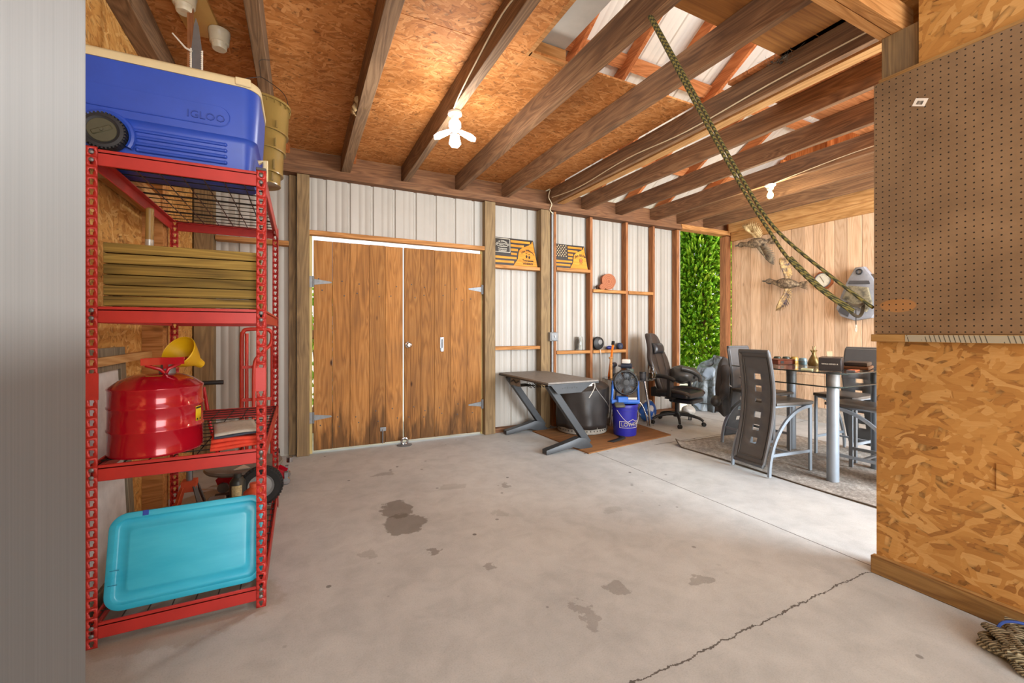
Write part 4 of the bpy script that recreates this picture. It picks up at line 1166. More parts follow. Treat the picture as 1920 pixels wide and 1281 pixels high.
def cable(name, lab, pts, r=0.005, m=None, n=6):
    return tag(MB().tube(catmull(pts, n), r, 6).build(name, m or M['cable']), lab, 'cable')
cable('electric_cable', 'pale cable stapled to the joist leading to the three-panel lamp', [(0.984, 1.2, 2.92), (0.984, 1.7, 2.90), (0.984, 2.1, 2.945), (0.984, 2.5, 2.90), (0.984, 2.8, 2.85), (0.99, 2.93, 2.822)], 0.005)
cable('electric_cable', 'pale cable running along the joist beside the flat pale board', [(2.833, 1.15, 2.89), (2.833, 1.8, 2.885), (2.832, 2.5, 2.855), (2.833, 3.2, 2.89), (2.834, 4.0, 2.855), (2.834, 4.58, 2.90)], 0.005)
cable('electric_cable', 'yellowish cable dropping from the joists to the conduit', [(2.82, 4.60, 3.0), (2.79, 4.585, 2.9), (2.84, 4.595, 2.82), (2.82, 4.605, 2.75), (2.865, 4.60, 2.70)], 0.006)
cable('electric_cable', 'thin cable sagging between joists to the warm bulb', [(4.600, 1.2, 2.85), (4.600, 2.0, 2.88), (4.600, 2.7, 2.84), (4.61, 2.9, 2.824)], 0.004)
# braided rope with a loop ring
k = NT('olive braided rope')
wv = k.n('ShaderNodeTexWave', {'Vector': k.coord((1, 1, 1)), 'Scale': 42.0, 'Distortion': 1.5, 'Detail': 1.0}, wave_type='BANDS', bands_direction='DIAGONAL').outputs[1]
k.set(k.b.inputs['Base Color'], k.ramp(wv, [(0.35, '#2e2e18'), (0.6, '#6f6530')]))
k.b.inputs['Roughness'].default_value = 0.85
k.bump(wv, 0.6, 0.004)
ROPE = k.m
t = thing('hanging_rope', 'olive braided rope sloping from a joist to a ring by the pegboard', 'rope', (1.60, 1.64, 2.83))
A = Vector((1.60, 1.64, 2.83))
LOW = [(1.597, 1.642, 2.831), (1.795, 1.537, 2.397), (2.008, 1.424, 1.954), (2.126, 1.361, 1.737), (2.22, 1.312, 1.582), (2.36, 1.237, 1.425), (2.496, 1.165, 1.314)]
UPP = [(1.61, 1.64, 2.834), (1.825, 1.53, 2.396), (2.043, 1.419, 1.958), (2.187, 1.345, 1.724), (2.428, 1.223, 1.495), (2.615, 1.13, 1.339)]
MB().tube([p - A for p in catmull(LOW, 6)], 0.0085, 8).build('strand', ROPE, t)
MB().tube([p - A for p in catmull(UPP, 6)], 0.0085, 8).build('strand', ROPE, t)
MB().tube([p - A + Vector((0.008, 0, 0.012)) for p in catmull(LOW[4:], 6)], 0.0095, 8).build('splice', ROPE, t)
MB().tube([p - A for p in catmull([(2.49, 1.19, 1.36), (2.53, 1.185, 1.315), (2.585, 1.182, 1.295), (2.62, 1.18, 1.315), (2.632, 1.18, 1.36), (2.60, 1.182, 1.352), (2.55, 1.185, 1.352)], 6, True)], 0.008, 8).build('ring', plain('dark leather', '#4a4234', 0.6), t)
t = thing('snap_clip', 'small white clip on a black cord hanging below the rope ring', 'clip', (2.568, 1.183, 1.335))
MB().tube([(0, 0, 0), (0.001, 0, -0.085)], 0.0022, 6).build('cord', M['black'], t)
MB().tube([(0.006 * math.cos(a), 0, -0.108 + 0.01 * math.sin(a)) for a in [i * PI / 6 for i in range(12)]], 0.0025, 6, closed=True).box((-0.004, -0.003, -0.096), (0.004, 0.003, -0.082)).build('clip_hook', M['white'], t)
# coil of old rope at the lower right
k = NT('tan rope')
wv = k.n('ShaderNodeTexWave', {'Vector': k.coord((1, 1, 1)), 'Scale': 40.0, 'Distortion': 2.0, 'Detail': 1.0}, bands_direction='DIAGONAL').outputs[1]
k.set(k.b.inputs['Base Color'], k.ramp(wv, [(0.2, '#4c4432'), (0.6, '#84795c'), (0.9, '#a0967a')]))
k.b.inputs['Roughness'].default_value = 0.9
k.bump(wv, 0.8, 0.004)
t = thing('rope_coil', 'heap of thick tan rope tied with blue cord on the floor by the partition', 'rope', (2.40, 0.56, 0))
R = random.Random(11)
mb = MB()
pts = []
for i in range(150):
    a = i * 0.47
    lay = i / 150
    rx = 0.10 + 0.035 * math.sin(i * 0.9) - 0.03 * lay
    ry = 0.085 + 0.03 * math.cos(i * 1.3) - 0.02 * lay
    pts.append(Vector((rx * math.cos(a) + 0.02 * R.uniform(-1, 1), ry * math.sin(a) + 0.02 * R.uniform(-1, 1), 0.0125 + 0.075 * lay + 0.006 * R.random())))
mb.tube(catmull(pts, 3), 0.012, 8)
mb.build('rope_coil_strand', k.m, t)
MB().tube(catmull([(0.0, 0.09, 0.02), (0.02, 0.07, 0.10), (0.05, 0.0, 0.115), (0.09, -0.07, 0.06)], 6), 0.005, 6).build('blue_tie', plain('blue cord', '#2d4a94', 0.8), t)

# ================================================================ things on the siding wall
VARN = wood('varnished pine', ('#a8661c', '#cf8a2a', '#e0a445'), 'X', 1.2, 0.15, rough=0.35, var=0.1)
CHAR = plain('charred black', '#2c2620', 0.6)
INKD = plain('burnt lettering', '#2a1708', 0.7)
PALE_INK = plain('pale lettering', '#d9d2c0', 0.6)
XZ = Matrix(((1, 0, 0, 0), (0, 0, -1, 0), (0, 1, 0, 0), (0, 0, 0, 1)))   # local xy drawing -> xz plane facing -y
def sign(name, label, x0, x1, z0, h, kind):
    """wooden flag sign: stripes, canton, and a pale varnished shape on the right"""
    W = x1 - x0
    t = thing(name, label, 'sign', (x0, 4.705, z0), rot=(math.radians(-4), 0, 0))
    tr = 0.10 * W
    MB().prism([(0, 0), (W, 0), (W - tr, h), (0.0, h)], 0, 0.018, XZ, bev=0.001).build('board', CHAR, t)
    mb = MB()
    sh_ = h / 10.2
    cx = 0.36 * W
    def right(zz):   # outline of the varnished shape
        f = zz / h
        T_ = ((0, .42), (.12, .46), (.25, .52), (.45, .535), (.6, .56), (.70, .64), (.76, .74), (.84, .83), (1.01, .87))
        for (a_, p), (b_, q_) in zip(T_, T_[1:]):
            if f <= b_:
                return W * (p + (q_ - p) * (f - a_) / (b_ - a_))
        return W * 0.87
    for i in range(6):
        zz = sh_ * (0.9 + i * 1.55)
        xa = 0.015 * W if zz + sh_ * 0.7 < h * 0.45 else cx + 0.02 * W
        xb = min(right(zz + sh_ * 0.4) - 0.02 * W, W * 0.86)
        if xb > xa:
            mb.box((xa, -0.0225, zz), (xb, -0.018, zz + sh_ * 0.85))
    mb.build('stripes', VARN, t)
    pts = [(right(h * i / 14) + 0.01 * W, h * i / 14) for i in range(13)]
    pts = [(min(x, W * 0.86), z) for x, z in pts] + [(W - tr - 0.012, h * 0.97), (W - 0.012, 0.004)]
    MB().prism([(x, max(z, 0.004)) for x, z in pts], 0.018, 0.024, XZ).build('varnished_shape', VARN, t)
    T = lambda x, z, d=0.0245: Matrix.Translation((x, -d, z)) @ Matrix.Rotation(PI / 2, 4, 'X')
    if kind == 0:
        fr = MB()
        a = (0.03 * W, cx, h * 0.47, h * 0.96)
        for b in (((a[0], a[2]), (a[1], a[2])), ((a[0], a[3]), (a[1], a[3])), ((a[0], a[2]), (a[0], a[3])), ((a[1], a[2]), (a[1], a[3]))):
            fr.bar((b[0][0], -0.020, b[0][1]), (b[1][0], -0.020, b[1][1]), 0.005, 0.005)
        el = [((a[0] + a[1]) / 2 + 0.075 * math.cos(q * PI / 12), -0.0205, h * 0.725 + 0.02 * math.sin(q * PI / 12)) for q in range(24)]
        fr.tube(el, 0.0028, 5, closed=True)
        fr.build('label_border', PALE_INK, t)
        tx = MB()
        mid = (a[0] + a[1]) / 2
        def arc(x, y, z):
            return (x, y - 6.0 * x * x, z)
        tx.text("JACK DANIEL'S", 0.027, 0.002, T(mid, h * 0.87, 0.020), fn=arc)
        tx.text("Old No.7", 0.022, 0.002, T(mid, h * 0.725, 0.020))
        tx.text("Tennessee", 0.028, 0.002, T(mid, h * 0.60, 0.020))
        tx.text("WHISKEY", 0.026, 0.002, T(mid, h * 0.52, 0.020))
        tx.build('label_text', PALE_INK, t)
        tx = MB()
        c = W * 0.76
        tx.text("The Wilson's", 0.034, 0.002, T(c, h * 0.60), fn=arc, bold=0.0012)
        tx.text("Tennessee", 0.036, 0.002, T(c, h * 0.22), bold=0.0012)
        tx.text("WHISKEY", 0.034, 0.002, T(c, h * 0.10), bold=0.0012)
        for dx, dz in ((-0.018, 0), (0.02, -0.008)):
            tx.prism([(c + dx + 0.013 * math.cos(q * PI / 6), h * 0.37 + dz + 0.019 * math.sin(q * PI / 6)) for q in range(12)], 0.024, 0.0255, XZ)
            tx.box((c + dx - 0.012, -0.0255, h * 0.47 + dz), (c + dx + 0.012, -0.024, h * 0.47 + dz + 0.008))
        tx.build('burnt_text', INKD, t)
    else:
        MB().box((0.0, -0.0205, h * 0.46), (cx, -0.018, h), bev=0.0).build('canton', CHAR, t)
        st = MB()
        for r in range(7):
            for c in range(5 if r % 2 == 0 else 4):
                xx = 0.02 * W + (c + (0 if r % 2 == 0 else 0.5)) * (cx - 0.05 * W) / 4.2
                zz = h * 0.50 + r * h * 0.073
                P5 = [((0.0105 if q % 2 == 0 else 0.0055) * math.sin(q * PI / 5) + xx + 0.006, (0.0105 if q % 2 == 0 else 0.0055) * math.cos(q * PI / 5) + zz) for q in range(10)]
                st.prism(P5, 0.0205, 0.022, XZ)
        st.build('carved_stars', plain('pale stars', '#d8b98c', 0.6), t)
        tx = MB()
        c = W * 0.77
        tx.text("Jim BEAM", 0.046, 0.002, T(c, h * 0.58), bold=0.0012, fn=lambda x, y, z: (x, y - 3.0 * x * x, z))
        tx.tube([(c + 0.026 * math.cos(q * PI / 12), -0.0245, h * 0.36 + 0.032 * math.sin(q * PI / 12)) for q in range(24)], 0.0025, 5, closed=True)
        tx.box((c - 0.018, -0.0255, h * 0.17), (c - 0.014, -0.024, h * 0.25)).box((c + 0.012, -0.0255, h * 0.17), (c + 0.016, -0.024, h * 0.25))
        tx.build('burnt_text', INKD, t)
        MB().prism([(c + 0.018 * math.cos(q * PI / 8), h * 0.36 + 0.022 * math.sin(q * PI / 8)) for q in range(16)], 0.0245, 0.0255, XZ).build('seal_emblem', plain('seal brown', '#a8552a', 0.6), t)
    return t
sign('wooden_sign', 'wooden flag sign with a black whiskey label on the ledge over the desk', 2.085, 2.695, 2.022, 0.34, 0)
sign('wooden_sign', 'wooden flag sign with carved stars on the ledge right of the conduit', 2.955, 3.472, 2.042, 0.315, 1)
k = NT('wood slice')
src = k.n('ShaderNodeTexCoord').outputs['Object']
dd = k.n('ShaderNodeVectorMath', {0: src}, operation='LENGTH').outputs[1]
rg = k.math('PINGPONG', k.math('ADD', k.math('MULTIPLY', dd, 90.0), k.math('MULTIPLY', k.noise(src, 8, 3), 3.0)), 1.0)
k.set(k.b.inputs['Base Color'], k.ramp(rg, [(0.0, '#8f5236'), (1.0, '#b0714c')]))
k.b.inputs['Roughness'].default_value = 0.8
t = thing('wood_slice', 'round reddish wood slice standing on the ledge left of a stud', 'wood slice', (3.80, 4.68, 1.785 + 0.115))
pts = [(0.118 * (1 + 0.05 * math.sin(3 * a) + 0.04 * math.cos(5 * a)) * math.cos(a), 0.113 * (1 + 0.04 * math.sin(2 * a + 1)) * math.sin(a)) for a in [i * PI / 20 for i in range(40)]]
MB().prism(pts, -0.02, 0.02, XZ, bev=0.004).build('slice', k.m, t)
MB().prism([(-0.105 + 0.05 * math.cos(a), -0.075 + 0.042 * math.sin(a)) for a in [i * PI / 10 for i in range(20)]], -0.018, 0.022, XZ, bev=0.004).build('branch_stub', k.m, t)
t = thing('duck_call', 'small dark carved piece on the ledge left of the wood slice', 'carving', (3.62, 4.69, 1.786))
MB().lathe([(0, 0), (0.018, 0), (0.012, 0.02), (0.024, 0.04), (0, 0.06)], 14).build('carved_body', plain('dark carved', '#3c2a1c', 0.6), t)
# conduit with switch box
t = thing('electrical_conduit', 'grey conduit with a switch box running up the siding wall', 'conduit', (2.868, 4.615, 1.15))
MB().cyl((0, 0.012, -0.55), (0, 0.012, 1.58), 0.0135, seg=14).build('pipe', plain('grey pvc', '#9a9ea0', 0.5), t)
MB().cyl((0, 0.012, -0.62), (0, 0.012, -0.50), 0.02, seg=14).build('coupling', plain('pale pvc', '#b5b7b8', 0.5), t)
bx = MB().box((-0.065, -0.045, -0.055), (0.055, 0.025, 0.055), bev=0.006).build('switch_box', M['grey'], t)
MB().box((-0.05, -0.052, -0.045), (0.04, -0.045, 0.045), bev=0.002).build('cover_plate', M['galv'], bx)
MB().box((-0.004, -0.062, -0.01), (0.006, -0.052, 0.012)).build('toggle', M['white'], bx)
# small things on the lower ledges
GLASS = None
k = NT('clear glass')
k.b.inputs['Base Color'].default_value = (0.96, 0.98, 0.97, 1)
k.b.inputs['Transmission Weight'].default_value = 1.0
k.b.inputs['Roughness'].default_value = 0.03
k.b.inputs['IOR'].default_value = 1.35
GLASS = k.m
def jar(name, label, loc, r, h, fill=None, lid=None):
    t = thing(name, label, 'jar', loc)
    MB().lathe([(0, 0), (r * 0.9, 0), (r, 0.008), (r, h * 0.75), (r * 0.8, h * 0.86), (r * 0.8, h), (r * 0.74, h), (r * 0.74, h * 0.86), (r * 0.93, h * 0.74), (r * 0.93, 0.01), (0, 0.006)], 24).build('glass', GLASS, t)
    if fill:
        MB().lathe([(0, 0.008), (r * 0.9, 0.012), (r * 0.9, h * fill[0]), (0, h * fill[0])], 24).build('contents', fill[1], t)
    if lid:
        MB().lathe([(0, h + 0.006), (r * 0.84, h + 0.006), (r * 0.84, h - 0.018), (r * 0.8, h - 0.018)], 24).build('jar_lid', lid, t)
    return t
jar('glass_jar', 'clear empty glass jar on the ledge right of the conduit', (3.33, 4.69, 0.966), 0.048, 0.18)
t = thing('extension_reel', 'black cord reel with a white centre on the ledge', 'reel', (3.625, 4.685, 0.966))
MB().lathe([(0, -0.04), (0.055, -0.04), (0.085, -0.02), (0.09, 0), (0.085, 0.03), (0.06, 0.045), (0, 0.045)], 28, Matrix.Translation((0, 0, 0.09)) @ Matrix.Rotation(PI / 2, 4, 'X')).build('reel_body', M['black'], t)
MB().lathe([(0.0, 0.05), (0.018, 0.05), (0.034, 0.046), (0.036, 0.043)], 20, Matrix.Translation((0.012, 0, 0.105)) @ Matrix.Rotation(PI / 2, 4, 'X')).build('reel_centre', M['grey'], t)
cable('power_cord', 'white cord hanging from the black reel behind the side table', [(3.63, 4.635, 0.97), (3.63, 4.62, 0.90), (3.635, 4.62, 0.7), (3.65, 4.63, 0.45), (3.64, 4.64, 0.2)], 0.005, M['white'])
t = thing('blue_clamp', 'small navy clamp lying on the ledge beside the reel', 'clamp', (3.83, 4.685, 0.966))
MB().ball((0, 0, 0.026), (0.055, 0.03, 0.026), 14, 8).build('clamp_body', plain('navy plastic', '#252f78', 0.45), t)
MB().box((0.03, -0.03, 0.0), (0.075, 0.01, 0.035), bev=0.006).build('clamp_jaw', plain('navy dark', '#1c2350', 0.5), t)
t = thing('tape_measure', 'dark round tape measure on the ledge against the stud', 'tape measure', (4.01, 4.685, 0.966))
MB().lathe([(0, -0.025), (0.04, -0.025), (0.046, -0.018), (0.046, 0.018), (0.04, 0.025), (0, 0.025)], 24, Matrix.Translation((0, 0, 0.046)) @ Matrix.Rotation(PI / 2, 4, 'X')).build('case', plain('dark blue case', '#26304a', 0.4), t)
MB().box((-0.006, -0.028, 0.03), (0.006, -0.024, 0.06)).build('blade_tip', M['galv'], t)

# ================================================================ desk, fire pit and clutter by the siding wall
t = thing('floor_plywood', 'brown plywood sheet lying on the slab under the fire pit', 'plywood', (3.1, 4.0, 0))
MB().prism([(-0.58, 0.52), (-0.54, -0.55), (0.78, -0.36), (0.86, 0.52)], 0.0, 0.012).build('sheet', wood('floor plywood', ('#6e4a2a', '#94663c', '#ab7d50'), 'X', 0.5, 0.1, grain=0.3, dirt=0.3), t)
DESK = plain('black desk metal', '#3b3d3f', 0.45, 0.3, 0.1, 14)
DTOP = plain('black desk top', '#7a746c', 0.55, 0, 0.18, 30)
t = thing('gaming_desk', 'black desk with slanted legs against the siding wall', 'desk', (2.45, 4.11, 0))
tp = MB().box((-0.30, -0.565, 0.70), (0.31, 0.575, 0.72), bev=0.004)
tp.build('desk_top', DTOP, t)
MB().box((-0.30, -0.565, 0.688), (0.31, 0.575, 0.6995)).build('under_frame', DESK, t)
for y, nm in ((-0.47, 'near'), (0.44, 'far')):
    leg = MB()
    leg.bar((-0.24, y, 0.69), (0.235, y, 0.055), 0.075, 0.06, up=(0, 1, 0), bev=0.004)
    lg = leg.build('slanted_leg', DESK, t)
    MB().prism([(-0.285, 0.0), (-0.285, 0.045), (-0.02, 0.10), (0.10, 0.13), (0.19, 0.115), (0.27, 0.03), (0.27, 0.0), (0.16, 0.0), (0.03, 0.045)], -y - 0.042, -y + 0.042, Matrix(((1, 0, 0, 0), (0, 0, -1, 0), (0, 1, 0, 0), (0, 0, 0, 1))), bev=0.003).build('foot_bar', DESK, lg)
    MB().tube([(-0.27 + 0.018 * math.cos(q * PI / 6), y + 0.028 * math.sin(q * PI / 6), 0.004) for q in range(12)], 0.004, 6, closed=True).build('levelling_ring', M['galv'], lg)
MB().prism([(-0.26, 0.688), (-0.18, 0.60), (0.10, 0.60), (0.24, 0.688)], 0.54, 0.55, Matrix(((1, 0, 0, 0), (0, 0, -1, 0), (0, 1, 0, 0), (0, 0, 0, 1)))).build('end_skirt', DESK, t)
mb = MB()
for q in range(7):
    mb.box((-0.13 + q * 0.028, -0.5505, 0.645 + 0.006 * (q % 2)), (-0.115 + q * 0.028, -0.549, 0.658 + 0.004 * (q % 3)))
mb.build('skirt_cutout', M['black'], t)
tr = MB().box((-0.26, 0.10, 0.60), (-0.255, 0.34, 0.688)).box((-0.26, 0.10, 0.598), (-0.06, 0.34, 0.602)).build('cable_tray', DTOP, t)
MB().tube([(-0.263, 0.13, 0.66), (-0.263, 0.2, 0.635), (-0.263, 0.26, 0.66), (-0.263, 0.31, 0.64)], 0.008, 6).build('tray_cutout', M['black'], tr)
mb = MB()
for q in range(10):
    mb.tube([(-0.2 + q * 0.02, -0.05 + 0.02 * (q % 2), 0.60), (-0.19 + q * 0.02, 0.09, 0.615 + 0.01 * (q % 3))], 0.003, 5)
mb.build('cable_net', M['black'], t)
dk = t
ad = MB().box((0.22, -0.46, 0.64), (0.31, -0.42, 0.686), bev=0.005).build('power_adapter', M['white'], dk)
MB().tube(catmull([(0.31, -0.44, 0.66), (0.36, -0.43, 0.665), (0.375, -0.40, 0.60), (0.34, -0.36, 0.50)], 6), 0.004, 6).build('cord', M['white'], ad)
# covered fire pit
COVER = plain('black vinyl cover', '#2f2b29', 0.38, 0, 0.25, 6, bump=0.15, bscale=25)
t = thing('fire_pit', 'round fire pit under a black vinyl cover on the plywood sheet', 'fire pit', (3.09, 4.30, 0.012))
mb = MB()
NU, NV = 56, 14
def cov(i, j):
    a = 2 * PI * i / NU; f = j / (NV - 1)
    z = 0.07 + 0.48 * min(1, f / 0.72)
    rr = 0.315 + 0.012 * math.sin(9 * a + 3 * f) * (1 - f) + 0.016 * f
    if f > 0.72:
        g = (f - 0.72) / 0.28
        rr = 0.331 * (1 - g * 0.985)
        z = 0.55 + 0.065 * math.sin(g * PI / 2) - 0.07 * g * (0.5 + 0.5 * math.sin(2 * a + 0.6)) + 0.02 * math.sin(7 * a) * math.sin(g * PI)
    z += 0.03 * math.cos(a - 0.4) * f
    return Vector((rr * math.cos(a), rr * math.sin(a), z))
mb.grid(NU, NV, cov, wrap=True)
mb.jitter(0.008, 9, 3)
mb.build('cover', COVER, t, solid=0.003)
st = MB()
st.lathe([(0.0, 0.0), (0.285, 0.0), (0.30, 0.01), (0.305, 0.085), (0.29, 0.09)], 56)
st.build('base_ring', plain('stone ring', '#8d877c', 0.8, 0, 0.25, 20), t)
hs = MB()
for q in range(44):
    a = 2 * PI * q / 44
    hs.ball((0.304 * math.cos(a), 0.304 * math.sin(a), 0.045), (0.006, 0.006, 0.009), 6, 4)
hs.build('vent_holes', M['black'], t)
tx = MB()
def onpit(x, y, z):
    a = -0.80 + x / 0.325
    return (0.331 * math.cos(a), 0.331 * math.sin(a), 0.20 + y)
tx.text('Asco', 0.075, 0.002, fn=onpit)
tx.build('cover_lettering', PALE_INK, t, solid=0.001, off=1)
MB().tube([Vector((0.327 * math.cos(-1.75 + f * 0.9), 0.327 * math.sin(-1.75 + f * 0.9), 0.60 - 0.30 * f ** 0.7)) for f in [q / 10 for q in range(11)]], 0.004, 6).build('draw_cord', M['grey'], t)

# side table
t = thing('side_table', 'round black glass side table with chrome legs beside the bucket', 'side table', (3.80, 4.28, 0))
SMOKE = plain('smoked glass', '#2a2f33', 0.06, 0, 0.02, 3, spec=0.8)
MB().lathe([(0, 0.603), (0.32, 0.603), (0.325, 0.607), (0.32, 0.613), (0, 0.613)], 48).build('glass_top', SMOKE, t)
for a in (3.05, -0.75, 1.55):
    c, s_ = math.cos(a), math.sin(a)
    MB().tube([(0.20 * c, 0.20 * s_, 0.603), (0.25 * c, 0.25 * s_, 0.3), (0.275 * c, 0.275 * s_, 0.004)], 0.016, 12).build('leg', M['chrome'], t)
    MB().tube(catmull([(0.08 * c, 0.08 * s_, 0.34), (0.17 * c, 0.17 * s_, 0.28), (0.23 * c, 0.23 * s_, 0.12), (0.245 * c, 0.245 * s_, 0.004)], 5), 0.010, 10).build('curved_strut', M['chrome'], t)
MB().lathe([(0.075, 0.335), (0.085, 0.335), (0.085, 0.35), (0.075, 0.35), (0.075, 0.335)], 24).build('ring', M['chrome'], t)
ZT = 0.614
def drill(label, x, y, rz, hat):
    t = thing('cordless_tool', label, 'tool', (x, y, ZT), rz)
    MB().box((-0.035, -0.03, 0.0), (0.06, 0.03, 0.055), bev=0.008).build('battery', M['black'], t)
    MB().tube([(0.01, 0, 0.05), (0.02, 0, 0.14)], [0.022, 0.026], 12).build('grip', M['dkgrey'], t)
    MB().tube([(-0.06, 0, 0.165), (0.07, 0, 0.165)], 0.032, 14).build('motor_body', plain('tool dark blue', '#2b3240', 0.45), t)
    MB().tube([(-0.06, 0, 0.165), (-0.10, 0, 0.165)], [0.02, 0.012], 12).build('chuck', M['steel'], t)
    if hat:
        MB().box((-0.05, -0.04, 0.197), (0.05, 0.04, 0.25), bev=0.015, seg=2).build('pale_cap', M['white'], t)
        MB().box((0.061, -0.015, 0.01), (0.063, 0.015, 0.05)).build('white_label', M['white'], t)
    return t
drill('black cordless tool on the side table nearer the siding wall', 3.66, 4.40, 0.6, False)
drill('black cordless tool with a pale cap at the middle of the side table', 3.70, 4.20, -0.9, True)
t = thing('orange_stick', 'long orange tool handle leaning up from the side table', 'tool handle', (3.655, 4.455, ZT))
MB().bar((0.0, 0.03, 0.0), (0.115, 0.085, 0.42), 0.026, 0.02, bev=0.004).build('handle_shaft', plain('orange plastic', '#e87a1c', 0.4), t)
MB().bar((0.1148, 0.085, 0.42), (0.128, 0.092, 0.47), 0.034, 0.03).build('handle_tip', M['black'], t)
t = thing('wooden_clamp', 'tiny pale wooden piece behind the cordless tools', 'clamp', (3.565, 4.33, ZT))
MB().box((-0.018, -0.008, 0), (0.018, 0.008, 0.25), bev=0.003).build('stick', M['pale_x'], t)
MB().box((-0.03, -0.01, 0.25), (0.03, 0.01, 0.275), bev=0.003).build('top_bar', M['pale_x'], t)
t = thing('metal_can', 'printed metal can standing at the back of the side table', 'can', (3.97, 4.42, ZT))
MB().lathe([(0, 0), (0.042, 0), (0.044, 0.004), (0.042, 0.008), (0.042, 0.122), (0.044, 0.126), (0.042, 0.13), (0.038, 0.128), (0.036, 0.02), (0, 0.02)], 24).build('can_wall', plain('can print', '#7f8f84', 0.4, 0.3, 0.5, 40), t)
MB().lathe([(0.0425, 0.105), (0.0445, 0.105), (0.0445, 0.13), (0.0425, 0.13)], 24).build('rusty_rim', plain('rust', '#6e4a38', 0.7), t)
t = thing('white_mug', 'small white cup next to the printed can', 'cup', (3.93, 4.31, ZT))
MB().lathe([(0, 0), (0.025, 0), (0.034, 0.045), (0.031, 0.045), (0.023, 0.006), (0, 0.006)], 20).build('cup_body', M['white'], t)
t = thing('red_lighter', 'small red object lying between the white cup and the dark tin', 'lighter', (3.90, 4.24, ZT), 0.6)
MB().box((-0.04, -0.01, 0), (0.03, 0.01, 0.018), bev=0.004).build('lighter_body', CANRED, t)
MB().box((0.03, -0.009, 0.001), (0.045, 0.009, 0.017)).build('lighter_cap', M['galv'], t)
t = thing('dark_tin', 'dark round tin beside the jar of orange liquid', 'tin', (3.945, 4.165, ZT))
MB().lathe([(0, 0), (0.04, 0), (0.041, 0.07), (0, 0.07)], 24).build('tin_body', M['dkgrey'], t)
MB().lathe([(0, 0.082), (0.041, 0.082), (0.043, 0.07), (0.043, 0.062), (0.041, 0.062)], 24).build('tin_lid', M['black'], t)
ORL = plain('orange liquid', '#ee8a10', 0.15, 0, 0.04)
jar('glass_jar', 'glass jar half full of orange liquid on the side table', (4.01, 4.07, ZT), 0.043, 0.155, (0.5, ORL))

# blue bucket with clip-on fan
k = plain('bucket blue', '#2a2b9c', 0.4, 0, 0.06, 6)
t = thing('bucket', 'blue plastic bucket with white store lettering under the clip fan', 'bucket', (3.415, 3.90, 0.012))
MB().lathe([(0, 0.003), (0.122, 0.003), (0.128, 0.0), (0.131, 0.012), (0.142, 0.285), (0.149, 0.288), (0.149, 0.30), (0.144, 0.302), (0.145, 0.325), (0.151, 0.328), (0.151, 0.352), (0.146, 0.36), (0.139, 0.36), (0.128, 0.02), (0, 0.012)], 56).build('bucket_wall', k, t)
def onb(x, y, z):
    a = -1.83 + x / 0.14
    rr = 0.1315 + 0.011 * (0.15 + y) / 0.285 + 0.0008
    return (rr * math.cos(a), rr * math.sin(a), 0.135 + y)
tx = MB(); tx.text("LOWE'S", 0.062, 0.002, fn=onb, bold=0.0016, M=None)
def line(pts, r=0.0028):
    q = []
    for a_, b_ in zip(pts, pts[1:]):
        for i in range(8):
            q.append((a_[0] + (b_[0] - a_[0]) * i / 8, a_[1] + (b_[1] - a_[1]) * i / 8))
    q.append(pts[-1])
    tx.tube([onb(x, y, 0) for x, y in q], r, 5)
line([(-0.125, -0.036), (0.125, -0.036), (0.125, 0.036), (0.075, 0.036), (0.03, 0.062), (-0.02, 0.036), (-0.125, 0.036), (-0.125, -0.036)])
tx.build('lettering', PALE_INK, t)
MB().tube([(0.153 * math.cos(a), 0.153 * math.sin(a), 0.30 - 0.16 * math.sin(f * PI)) for f, a in [(q / 20, -2.9 + q / 20 * 2.6) for q in range(21)]], 0.0022, 6).build('wire_handle', M['white'], t)
FB = plain('fan blue', '#2f6fd0', 0.42, 0, 0.08, 8)
t = thing('clip_fan', 'black portable fan in a bright blue frame standing on the bucket', 'fan', (3.415, 3.90, 0.373), math.radians(-27))
fc = Vector((0.0, -0.02, 0.245))
Mf = Matrix.Translation(fc) @ Matrix.Rotation(PI / 2 - 0.12, 4, 'X') @ Matrix.Scale(1.12, 4)
MB().lathe([(0.118, -0.05), (0.128, -0.045), (0.13, 0.03), (0.122, 0.045), (0.116, 0.045), (0.12, 0.03), (0.118, -0.045)], 40, Mf).build('fan_housing', M['black'], t)
mb = MB()
for q in range(36):
    a = 2 * PI * q / 36
    mb.bar(Mf @ Vector((0.03 * math.cos(a), 0.03 * math.sin(a), 0.052)), Mf @ Vector((0.12 * math.cos(a + 0.35), 0.12 * math.sin(a + 0.35), 0.043)), 0.004, 0.004)
for rr in (0.055, 0.09):
    mb.tube([Mf @ Vector((rr * math.cos(2 * PI * q / 32), rr * math.sin(2 * PI * q / 32), 0.05)) for q in range(32)], 0.002, 5, closed=True)
mb.lathe([(0, 0.058), (0.03, 0.056), (0.034, 0.048)], 24, Mf)
mb.build('front_grille', M['black'], t)
mb = MB()
for q in range(5):
    a = 2 * PI * q / 5
    mb.grid(4, 4, lambda i, j: Mf @ Matrix.Rotation(a, 4, 'Z') @ Vector((0.025 + 0.028 * i, (j - 1.5) * 0.018 * (1 + 0.3 * i), 0.004 * (j - 1.5))))
mb.build('fan_blades', plain('fan blades', '#6f757c', 0.4), t, solid=0.002)
MB().lathe([(0, -0.06), (0.05, -0.06), (0.055, -0.03), (0, -0.03)], 20, Mf).build('motor', M['black'], t)
for sx in (-1, 1):
    MB().bar((sx * 0.158, -0.01, 0.02), (sx * 0.143, -0.02, 0.265), 0.022, 0.05, up=(0, 1, 0), bev=0.006).build('side_arm', FB, t)
    MB().cyl((sx * 0.128, -0.02, 0.235), (sx * 0.16, -0.02, 0.235), 0.014, seg=12).build('pivot_knob', M['black'], t)
